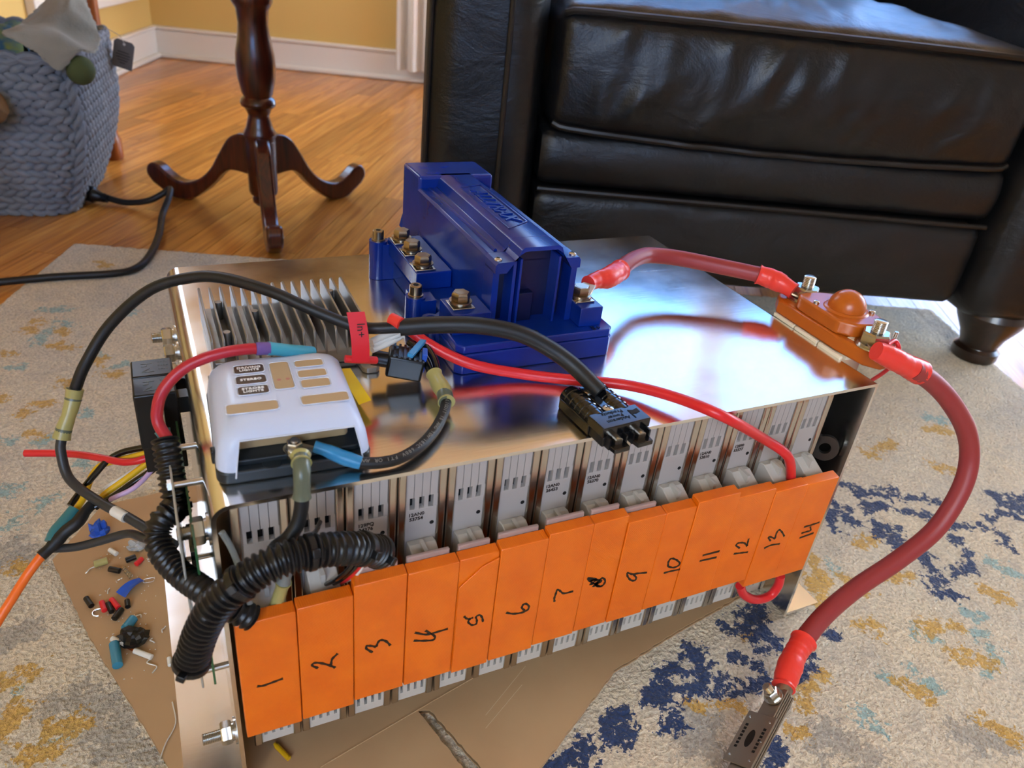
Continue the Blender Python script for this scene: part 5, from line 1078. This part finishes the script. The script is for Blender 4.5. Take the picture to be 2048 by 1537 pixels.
lug(t,(.3215,.137,.3412),Vector(D_redshrink1a[1])-Vector((.3215,.137,.336)),(0,0,1),.02); lug(t,(.587,.1345,.3150),Vector(D_redshrink1b[-2])-Vector((.587,.1345,.318)),(0,0,1),.02,.0095)
t=thing('fused_battery_cable','thick dark red cable curving from the breaker down over the rug','cable',D_redcable2[5])
wire('cable',D_redcable2,.0092,M_redbrown,t,16); shrink('heat_shrink',D_redshrink2a,.0108,M_redshrink,t,7,t0=.75,flare=.04); shrink('heat_shrink',D_redshrink2b,.0112,M_redshrink,t,9,t1=.85)
lug(t,(.5815,.0355,.3148),Vector(D_redshrink2a[1])-Vector((.59,.035,.315)),(0,0,1),.02,.0095)
tag(wire('breaker_pigtail_wire',D_redpigtail,.0020,M_red),'thin red wire hanging from the small stud of the breaker','wire')
tag(wire('red_loop_wire',D_loop_red,.0046,M_red),'red wire loop hanging below the covers numbered twelve and thirteen','wire')
t=thing('fuse_ground_lead','black printed wire with blue terminal looping from the fuse box stud','wire',D_fuse_black[0])
wire('cable',D_fuse_black,.0040,M_blackmatte,t); shrink('blue_terminal',D_fuse_blue,.0050,M_bluesh,t,2,.10,t0=.7,t1=.85,flare=0)
lug(t,(.0545,.0265,.3090),Vector(D_fuse_blue[0])-Vector((.0545,.0265,.313)),(0,0,1),.012,.0062,M_steel)
shrink('yellow_splice',D_splice_b,.0062,M_yellowclear,t,4,.10); shrink('splice_end',D_splice_b[:2],.0060,M_olive,t,4,.05,flare=.0)
wire('twin_wire',D_twin1,.0030,M_blackgloss,t); wire('twin_wire',D_twin2,.0030,M_blackgloss,t)
def text_on_path(name,body,path,size,off,m,par,start,step):
    P=resample(catmull(path,10),step); B=MB(); camv=Vector((-.0129,-.386,.6111)); k=start
    for ch in body:
        if k+1>=len(P): break
        if ch!=' ':
            v,f=text_mesh(ch,size,.00008); d=(P[k+1]-P[k]).normalized(); n=Vector((0,-.45,.89)); n=(n-d*n.dot(d)).normalized(); M=Matrix((d,n.cross(d),n)).transposed().to_4x4(); M.translation=P[k]+n*off; B.add([M@Vector(p) for p in v],f)
        k+=1
    B.build(name,m,par,smooth=False)
text_on_path('printed_text','AW RO 1TF V006 C501 WET GWA 01 TIUGIL'[::1],D_fuse_black,.0036,.00405,M_greyprint,t,1,.0030) if False else None
text_on_path('printed_text','LIGUIT 10 AWG TEW 105C 600V FT1 OR AW',D_fuse_black[::-1],.0036,.00402,M_greyprint,t,2,.00265)
t=thing('fuse_supply_lead','black lead with olive sleeve dropping from the fuse box stud','wire',D_lead_black[0])
shrink('olive_sleeve',D_lead_olive,.0052,M_olive,t,6,.05); shrink('yellow_terminal',D_lead_olive[:2],.0055,M_yellowclear,t,8,.06); wire('cable',D_lead_black,.0046,M_blackmatte,t)
lug(t,(.0545,.0265,.3068),(.05,-1,.12),(0,0,1),.022,.0062,M_steel)
t=thing('lower_terminal_lead','grey-sleeved lead entering behind the orange cover numbered one','wire',D_lead_low[0]); shrink('grey_sleeve',D_lead_low[:2],.0042,M_grey,t,1,.04); shrink('clear_terminal',D_lead_low[1:],.0045,M_yellowclear,t,2,.1)
tag(wire('thin_black_wire',D_lead_thin,.0016,M_blackgloss),'thin black wire entering a vent of the second module','wire')
t=thing('fuse_feed_wire','crimson wire with purple and teal sleeve arching over the fuse box','wire',D_red_dark[4])
wire('cable',D_red_dark,.0040,M_redcrim,t); shrink('purple_band',D_red_dark_sl1,.0046,M_purple,t,1,.02,flare=0); shrink('teal_sleeve',D_red_dark_sl2,.0047,M_teal,t,2,.05,flare=0); shrink('dark_teal_sleeve',D_red_dark_sl0,.0048,M_tealdark,t,3,.06)
t=thing('tagged_red_wire','short red wire with a red paper flag beside the fins','wire',D_red_thin[1]); wire('cable',D_red_thin,.0029,M_red,t)
def redtag():
    # folded paper flag standing up from the wire, reads In+ turned on its side
    a=Vector(D_red_thin[1]); o=a+Vector((-.0005,.0,.0165)); x=Vector((.98,-.12,0)).normalized(); y=Vector((-.10,.30,1)).normalized(); M=basis(o,x,y)
    vs=[];fs=[]
    for s in(0,1):
        for j in range(9):
            v=-.0165+.037*j/8
            for i in range(5):
                u=-.0062+.0128*i/4; vs.append(M@Vector((u+.002*(j/8)-.002*(j/8)**2*2,v,.0016*math.sin(j*.5)+(.0004 if s else 0))))
    for s in(0,1):
        for j in range(8):
            for i in range(4): b=s*45+j*5+i; fs.append((b,b+1,b+6,b+5))
    for j in range(8):
        for i in(0,4): b=j*5+i; fs.append((b,b+5,b+50,b+45))
    for i in range(4):
        for j in(0,8): b=j*5+i; fs.append((b,b+1,b+46,b+45))
    MB().add(vs,fs).build('paper_flag',M_redtag,t)
    v,f=text_mesh('In+',.0082,.0001); M2=M@Matrix.Translation((.001,.0075,.0022))@Matrix.Rotation(-math.pi/2,4,'Z'); MB().add([M2@Vector(p) for p in v],f).build('lettering',M_ink,t,smooth=False)
redtag()
o=MB().prism([(.1060,.1250),(.1155,.1235),(.1185,.0755),(.1085,.0720)],.0,.0005).build('yellow_label',M_ytag); o.location=(0,0,.3045); o.rotation_euler=(0,0,0); tag(o,'yellow paper tag sticking out behind the frosted fuse cover','tag')
for k,l in(('white1','upper'),('white2','lower'),('white3','rear')): tag(wire('white_wire',globals()['D_'+k],.0026,M_wwhite),'%s of three off-white wires behind the red flag'%l,'wire','off-white wires at the converter')
def plug():
    t=thing('fuse_holder_plug','black ribbed inline plug with blue clip lying beside the controller','plug',(.155,.115,H_))
    a=Vector((.1370,.118,.3135)); b=Vector((.1660,.108,.3085)); d=(b-a).normalized(); s=Vector((0,0,1)); w=s.cross(d).normalized(); n=d.cross(w); M=Matrix((d,w,n)).transposed().to_4x4(); M.translation=a
    B=MB(); B.lathe(a-d*.006,d,[(.0062,0),(.0062,.012),(.0050,.013)],20); B.build('cable_boot',M_black,t)
    MB().box((.0200,0,.000),(.028,.021,.019)).build('body',M_black,t,M=M,bevel=.0022,seg=3)
    for k in range(6): MB().box((.0100+k*.0040,0,.0100),(.0018,.019,.0022)).build('rib',M_black,t,M=M)
    MB().box((.0270,.0045,.0135),(.0050,.034,.0035),Matrix.Rotation(-.35,3,'Z')).build('blue_clip',M_bluesh,t,M=M,bevel=.0008)
    MB().box((.0330,-.0005,.006),(.0040,.012,.016)).build('blue_latch',M_bluetape,t,M=M,bevel=.0008)
plug()
# ------------------------------------------------------------------ corrugated tubes on the left end
def cable_tie(par,c,d,r):
    d=Vector(d).normalized(); B=MB(); o=Vector(c)-d*.0022; u,v,a=B.frame(d); B.lathe(o,d,[(r,0),(r*1.08,.0004),(r*1.08,.0040),(r,.0044)],20); B.build('cable_tie',M_black,par)
    h=MB(); hd=Vector((-.3,-.75,.55)); hd=(hd-d*hd.dot(d)).normalized(); h.box(Vector(c)+hd*r*1.1,(.0048,.0056,.0050),Matrix((d,hd.cross(d),hd)).transposed()); h.build('tie_head',M_black,par,bevel=.0006)
for key,r,lab,ties in(('A',.0092,'short upright black corrugated tube hanging below the relays',[(3,None)]),('B',.0088,'curved black corrugated tube running down beside the circuit board',[(0,None),(5,None)]),('C',.0108,'thick black corrugated tube crossing in front of the first three modules',[(0,None),(3,None),(5,None),(8,None),(1,None)])):
    pts=globals()['D_cond'+key]; t=thing('corrugated_tube',lab,'cable tube',pts[len(pts)//2],'black corrugated tubes'); conduit('tube',pts,r,t,M_conduit)
    for i,_ in ties: cable_tie(t,pts[i],Vector(pts[min(i+1,len(pts)-1)])-Vector(pts[max(i-1,0)]),r)
tube_wires=[('thin_black_lead',[(.066,.004,.205),(.071,-.010,.222),(.078,-.020,.240),(.085,-.022,.258)],.0016,M_blackgloss,'black thin lead under the thick tube end, left one'),
 ('thin_black_lead',[(.071,.004,.203),(.076,-.010,.222),(.082,-.020,.240),(.088,-.022,.258)],.0016,M_blackgloss,'black thin lead under the thick tube end, right one'),
 ('thin_red_lead',[(.077,.002,.205),(.081,-.010,.222),(.087,-.019,.242),(.0905,-.021,.258)],.0016,M_red,'red thin lead curving into the thick tube end'),
 ('thin_white_lead',[(.081,.002,.206),(.085,-.010,.222),(.090,-.018,.243),(.0925,-.021,.258)],.0014,M_wwhite,'white thin lead curving into the thick tube end')]
for nm,p,r,m_,l in tube_wires: tag(wire(nm,p,r,m_),l,'wire')
# ------------------------------------------------------------------ relays
def relay(y0,y1,lab):
    t=thing('relay',lab,'relay',(-.024,(y0+y1)/2,.215),'black relays on the box end')
    b=MB().bb(-.0385,-.0085,y0+.0004,y1-.0004,.2375,.2860).build('case',M_black,t,bevel=.0014)
    MB().bb(-.0375,-.0075,y0+.0010,y1-.0010,.2150,.2385).build('socket',M_black,t,bevel=.0008); MB().bb(-.0200,-.0170,y0-.0008,y0+.0015,.206,.236).build('socket_clip',M_black,t)
    MB().bb(-.0090,-.0015,(y0+y1)/2-.006,(y0+y1)/2+.006,.262,.276).build('mounting_tab',M_black,t)
    B=MB(); c=(y0+y1)/2
    def ln(x0,ya,x1,yb): B.tube([(x0,ya,.2862),(x1,yb,.2862)],.00025,4)
    ln(-.031,c+.006,-.023,c+.006); ln(-.031,c+.002,-.027,c+.002); ln(-.027,c+.002,-.027,c+.006); ln(-.030,c-.006,-.025,c-.002); ln(-.031,c-.007,-.022,c-.007)
    for k in range(3): 
        for j in range(4): ln(-.019+j*.0019,c+.007-k*.0055,-.0178+j*.0019,c+.007-k*.0055)
    B.build('printed_diagram',M_greyprint,b)
relay(.181,.2085,'rear of the two black relays on the box end'); relay(.153,.1805,'front of the two black relays on the box end')
for nm,key,r,m_,l in(('red_lead','w_red',.0030,M_red,'straight red wire pointing left from the relays'),('yellow_lead','w_yellow1',.0026,M_wyellow,'outer yellow wire curving from the relays into the teal splice'),('yellow_lead','w_yellow2',.0026,M_wyellow,'inner yellow wire running from the relays into the black sleeve'),('white_lead','w_white',.0020,M_wwhite,'thin white wire running from the relays into the black sleeve'),('lilac_lead','w_purple',.0020,M_wpurple,'lilac wire running from the relays into the black sleeve'),('black_lead','w_black1',.0026,M_blackgloss,'outermost black wire curving from the relays to the teal splice'),('black_lead','w_black2',.0028,M_blackgloss,'black wire beside the lilac one under the relays')):
    tag(wire(nm,globals()['D_'+key],r,m_),l,'wire','coloured wires below the relays')
t=thing('orange_wire','orange wire with black and teal sleeves leading out at left','wire',D_sl_black[2]); wire('cable',D_w_orange,.0035,M_worange,t); shrink('black_sleeve',D_sl_black,.0046,M_blackmatte,t,4,.16,flare=0); shrink('teal_sleeve',D_sl_teal,.0052,M_tealdark,t,5,.05,flare=0)
# ------------------------------------------------------------------ circuit board on the left end plate
def board():
    t=thing('circuit_board','green circuit board on metal standoffs along the left end of the box','circuit board',(-.012,.06,.15))
    b=MB().bb(-.0125,-.0110,.004,.150,.134,.262).build('board',M_pcb,t)
    rb=random.Random(8)
    for k in range(10):
        y=.010+.013*k; z=rb.uniform(.15,.25); MB().box((-.0140,y,z),(.003,rb.uniform(.004,.009),rb.uniform(.004,.010))).build('component',M_black if k%3 else M_cream,b,bevel=.0003)
    MB().bb(-.0205,-.0190,.002,.152,.136,.276).build('cover_plate',mat('clear_acrylic','#c9c7bd',.2,trans=.5),t,bevel=.0005)
    for y,z in((.010,.1440),(.014,.1840),(.058,.2720),(.1,.272),(.125,.1440)):
        q=MB(); q.cyl((-.0235,y,z),(-.0015,y,z),.0024,None,14); q.lathe((-.0200,y,z),(-1,0,0),[(.0044,0),(.0044,.0030)],6); q.build('standoff',M_steel,t)
board()
# grey cable along the left end plate
tag(wire('grey_ribbed_lead',[(.004,-.004,.278),(.009,-.006,.262),(.013,-.010,.240),(.015,-.016,.225)],.0020,M_grey),'grey bent lead beside the front edge of the left end plate','wire')
# ------------------------------------------------------------------ fuse link at the cable end
def fuselink():
    P1=Vector(D_redshrink2b[-1]); P2=Vector((.352,-.150,.010)); A=(P2-P1).normalized(); v_=Vector((-.56,-.36,.74)); v_=(v_-A*v_.dot(A)).normalized(); s0=A.cross(v_); s0=s0 if s0.x<0 else -s0; n=(v_+s0*.9).normalized(); s=n.cross(A)
    t=thing('fuse_link','laminated metal fuse bar bolted to the thick red cable end','fuse',P1)
    M=Matrix((A,s,n)).transposed().to_4x4(); M.translation=P1
    # local x along the bar, y across, z outward
    MB().tube([M@Vector((-.008,0,-.002)),M@Vector((.004,0,-.002)),M@Vector((.010,0,-.002))],[.0078,.0072,.006],14).build('crimp_barrel',M_fuselink,t)
    for k in range(5):
        MB().bb(.004+.001*(k%2),.128,-.0085,.0085,-.0085+.0026*k,-.0085+.0026*k+.0018).build('lamination',M_fuselink,t,M=M,bevel=.0003)
    pl=MB(); pl.bb(.034,.084,-.015,.015,.0050,.0066); pl=pl.build('perforated_plate',M_fuselink,t,M=M,bevel=.0004)
    MB().prism([(.059+.0085*math.cos(a*math.pi/10),.0035*math.sin(a*math.pi/10)) for a in range(20)],.0062,.0069).build('oval_hole',M_slot,pl,M=M)
    for x,y in((.040,-.0105),(.040,.0105),(.078,-.0105),(.078,.0105),(.059,.0115)): MB().lathe(M@Vector((x,y,.0066)),n,[(.0012,0),(.0010,.0006)],10).build('rivet',M_steel,pl)
    B=MB()
    for sgn in(-1,1):
        for k in range(7): B.box((.0475+.0036*k,sgn*.0095,.0067),(.0022,.0028,.0002))
    B.build('stamped_marks',M_slot,pl,M=M)
    o=M@Vector((.014,0,.0048)); b=MB(); b.thread(o,n,.0040,.0155,.0012); b=b.build('bolt_thread',M_steel,t); q=MB(); q.lathe(o,n,[(.0088,0),(.0088,.0014)],22); q.lathe(o+n*.0014,n,[(.0062,0),(.0068,.0008),(.0068,.0056),(.006,.0066)],6); q.build('nut',M_steel,b)
    o=M@Vector((.014,0,-.0088)); q=MB(); q.lathe(o,-n,[(.0085,0),(.0085,.0012)],22); q.lathe(o-n*.0012,-n,[(.0068,0),(.0072,.0006),(.0072,.0046),(.0064,.0054)],6); q.build('bolt_head',M_steel,b)
    for sgn in(-1,1): MB().tube(catmull([M@Vector((.114,.002,.006)),M@Vector((.120,.006*sgn,.009)),M@Vector((.128,.003*sgn,.012)),M@Vector((.134,0,.008))],6),.0018,8).build('end_loop',M_fuselink,t)
fuselink()
# ------------------------------------------------------------------ scraps on the cardboard
S_=D_scr
def bit(name,key,r,m_,lab,cat,n=12,z=None,hollow=False):
    a,b=[Vector((*p,(r if z is None else z))) for p in S_[key][:2]]
    o=MB().lathe(a,b-a,[(r*.7,0),(r,.0003),(r,(b-a).length-.0003),(r*.7,(b-a).length)],n).build(name,m_); return tag(o,lab,cat,'wire scraps on the cardboard')
M_clearteal=mat('clear_blue_tube','#3f94b0',.25,trans=.35)
bit('tube_offcut','white_tube',.0026,M_wwhite,'white tube offcut nearest the far cardboard edge','scrap')
bit('tube_offcut','black1',.0030,M_black,'black tube offcut touching the red one near the far edge','scrap')
bit('tube_offcut','red1',.0027,M_red,'red tube offcut beside the shiny shreds near the far edge','scrap')
bit('tube_offcut','black2',.0030,M_black,'black tube offcut between yellow sleeve and metal spring','scrap')
bit('sleeve_offcut','yellow',.0038,M_yellowclear,'pale yellow translucent sleeve on the cardboard','scrap')
bit('tube_offcut','black3',.0028,M_black,'lone black tube offcut nearest the left cardboard edge','scrap')
bit('tube_offcut','red2',.0027,M_red,'red offcut with a small metal fork','scrap')
bit('tube_offcut','black4',.0026,M_black,'black offcut between two red ones','scrap')
bit('tube_offcut','red3',.0027,M_red,'red offcut right of the black one in the middle','scrap')
bit('tube_offcut','black5',.0026,M_black,'small upright black offcut below the blue tape flag','scrap')
bit('tube_offcut','black6',.0030,M_black,'black offcut just above the clear teal sleeve','scrap')
bit('sleeve_offcut','teal1',.0044,M_clearteal,'clear teal sleeve lying beside the black tape lump','scrap')
bit('wire_offcut','white1',.0026,M_wwhite,'white wire offcut left of the copper strand','scrap')
bit('wire_offcut','white2',.0026,M_wwhite,'white wire offcut right of the copper strand','scrap')
bit('copper_strand','copper',.0013,M_copper,'bare copper strand between two white wire offcuts','scrap')
bit('sleeve_offcut','blue_tube',.0046,M_clearteal,'large clear blue tube lying nearest the camera on the left','scrap')
bit('tube_offcut','white3',.0020,M_wwhite,'small white offcut beside the aluminium foot','scrap')
a,b=[Vector((*p,.0022)) for p in D_pin]; tag(MB().lathe(a,b-a,[(.0014,0),(.0014,.002),(.0022,.0024),(.0022,(b-a).length)],14).build('yellow_pin_terminal',mat('yellow_plastic','#c99a12',.35)),'yellow pin terminal lying below the orange cover numbered one','terminal')
def crumple(name,c,r,m_,lab,seed,flat=.55,z0=.0,n=14,mm=10):
    B=MB(); B.ell((0,0,0),1,1,1,None,n,mm); vs=[]
    for p in B.v:
        q=Vector(p); k=1+.55*noise.noise(q*1.9+Vector((seed,0,0)))+.30*noise.noise(q*4.7+Vector((0,seed,0))); vs.append((c[0]+q.x*k*r,c[1]+q.y*k*r*.85,z0+max(0,(q.z+.75)*flat*r*k)))
    return tag(MB().add(vs,B.f).build(name,m_,ang=18),lab,'scrap','wire scraps on the cardboard')
crumple('crumpled_tape',S_['tape_blue'][0],.011,M_bluetape,'crumpled blue tape on the rug above the cardboard',3,1.0,-.006)
crumple('crumpled_tape',S_['tape_black'][0],.013,M_black,'crumpled black tape lump among the wire offcuts',9,.55)
crumple('clear_plastic_scrap',S_['clear'][0],.009,mat('clear_plastic','#cfd2d2',.2,trans=.5),'clear plastic lump at the far cardboard edge',5,.4)
a,b=[Vector((*p,.001)) for p in S_['tape_flag']]; c=(a+b)/2; d=b-a; nn=Vector((-d.y,d.x,0)).normalized()
vs=[]; 
for s_ in(0,.0004):
    for i in range(6):
        for j in range(4): u=i/5; v=j/3-.5; p=a+d*u+nn*v*(.013*(1-.45*u)); vs.append((p.x,p.y,.0008+.006*math.sin(u*2.6+.3)*(.4+abs(v))+s_))
fs=[]
for s_ in(0,1):
    for i in range(5):
        for j in range(3): q=s_*24+i*4+j; fs.append((q,q+1,q+5,q+4))
for i in range(5):
    for j in(0,3): q=i*4+j; fs.append((q,q+4,q+28,q+24))
for j in range(3):
    for i in(0,5): q=i*4+j; fs.append((q,q+1,q+25,q+24))
tag(MB().add(vs,fs).build('tape_flag',M_bluetape),'flat blue tape strip curling on the cardboard','scrap','wire scraps on the cardboard')
# spring, ring, fork and shiny shreds
a,b=[Vector((*p,.003)) for p in S_['coil']]; d=(b-a); u,v,ax=MB().frame(d); P=[a+d*(i/60)+(u*math.cos(i*.85)+v*math.sin(i*.85))*.0022 for i in range(61)]
tag(MB().tube(P,.0005,6).build('metal_spring',M_steel),'small coiled metal spring beside the black offcut','spring')
a,b=[Vector((*p,.001)) for p in S_['ring']]; c=(a+b)/2; r_=(b-a).length/2
tag(MB().tube([c+Vector((r_*math.cos(k*.32),r_*.6*math.sin(k*.32),.0004*math.sin(k))) for k in range(19)],.0004,6).build('wire_ring',M_tin),'thin silver wire ring right of the blue tape strip','scrap')
a,b=[Vector((*p,.001)) for p in S_['spade']]; c=(a+b)/2
tag(MB().tube([c+Vector((.0045*math.cos(k*.3+.4),.0045*math.sin(k*.3+.4),0)) for k in range(16)],.0008,6).build('fork_terminal',M_steel),'tiny metal fork terminal left of the red offcut','terminal')
names={'silver1':'beside the yellow sleeve','silver2':'near the far edge by the red offcut','silver3':'right of the black tape lump','silver4':'below the right white wire offcut','silver5':'closest to the foot beside the tape lump','silver6':'left of the blue tape strip','silver7':'above the blue tape strip','silver8':'below the small black offcut','shred':'long one along the foot edge'}
rs=random.Random(12)
for k,l in names.items():
    pts=[Vector((*p,.001)) for p in S_[k]]
    if len(pts)==2: a,b=pts; d=b-a; nn=Vector((-d.y,d.x,0)); pts=[a,a+d*.3+nn*rs.uniform(-.4,.4)+Vector((0,0,.001)),a+d*.65+nn*rs.uniform(-.4,.4),b]
    tag(MB().tube(catmull(pts,5),.0006,5).build('silver_shred',M_tin),'curled silver wire shred %s'%l,'scrap','silver shreds on the cardboard')
B=MB()
for k in range(70):
    x=rs.uniform(-.105,-.052); y=rs.uniform(.14,.33); B.box((x,y,.0004),(rs.uniform(.0006,.0018),.0005,.0004),Matrix.Rotation(rs.uniform(0,3),3,'Z'))
tag(B.build('metal_filings',M_tin),'fine silver filings strewn over the cardboard corner','filings',kind='stuff')
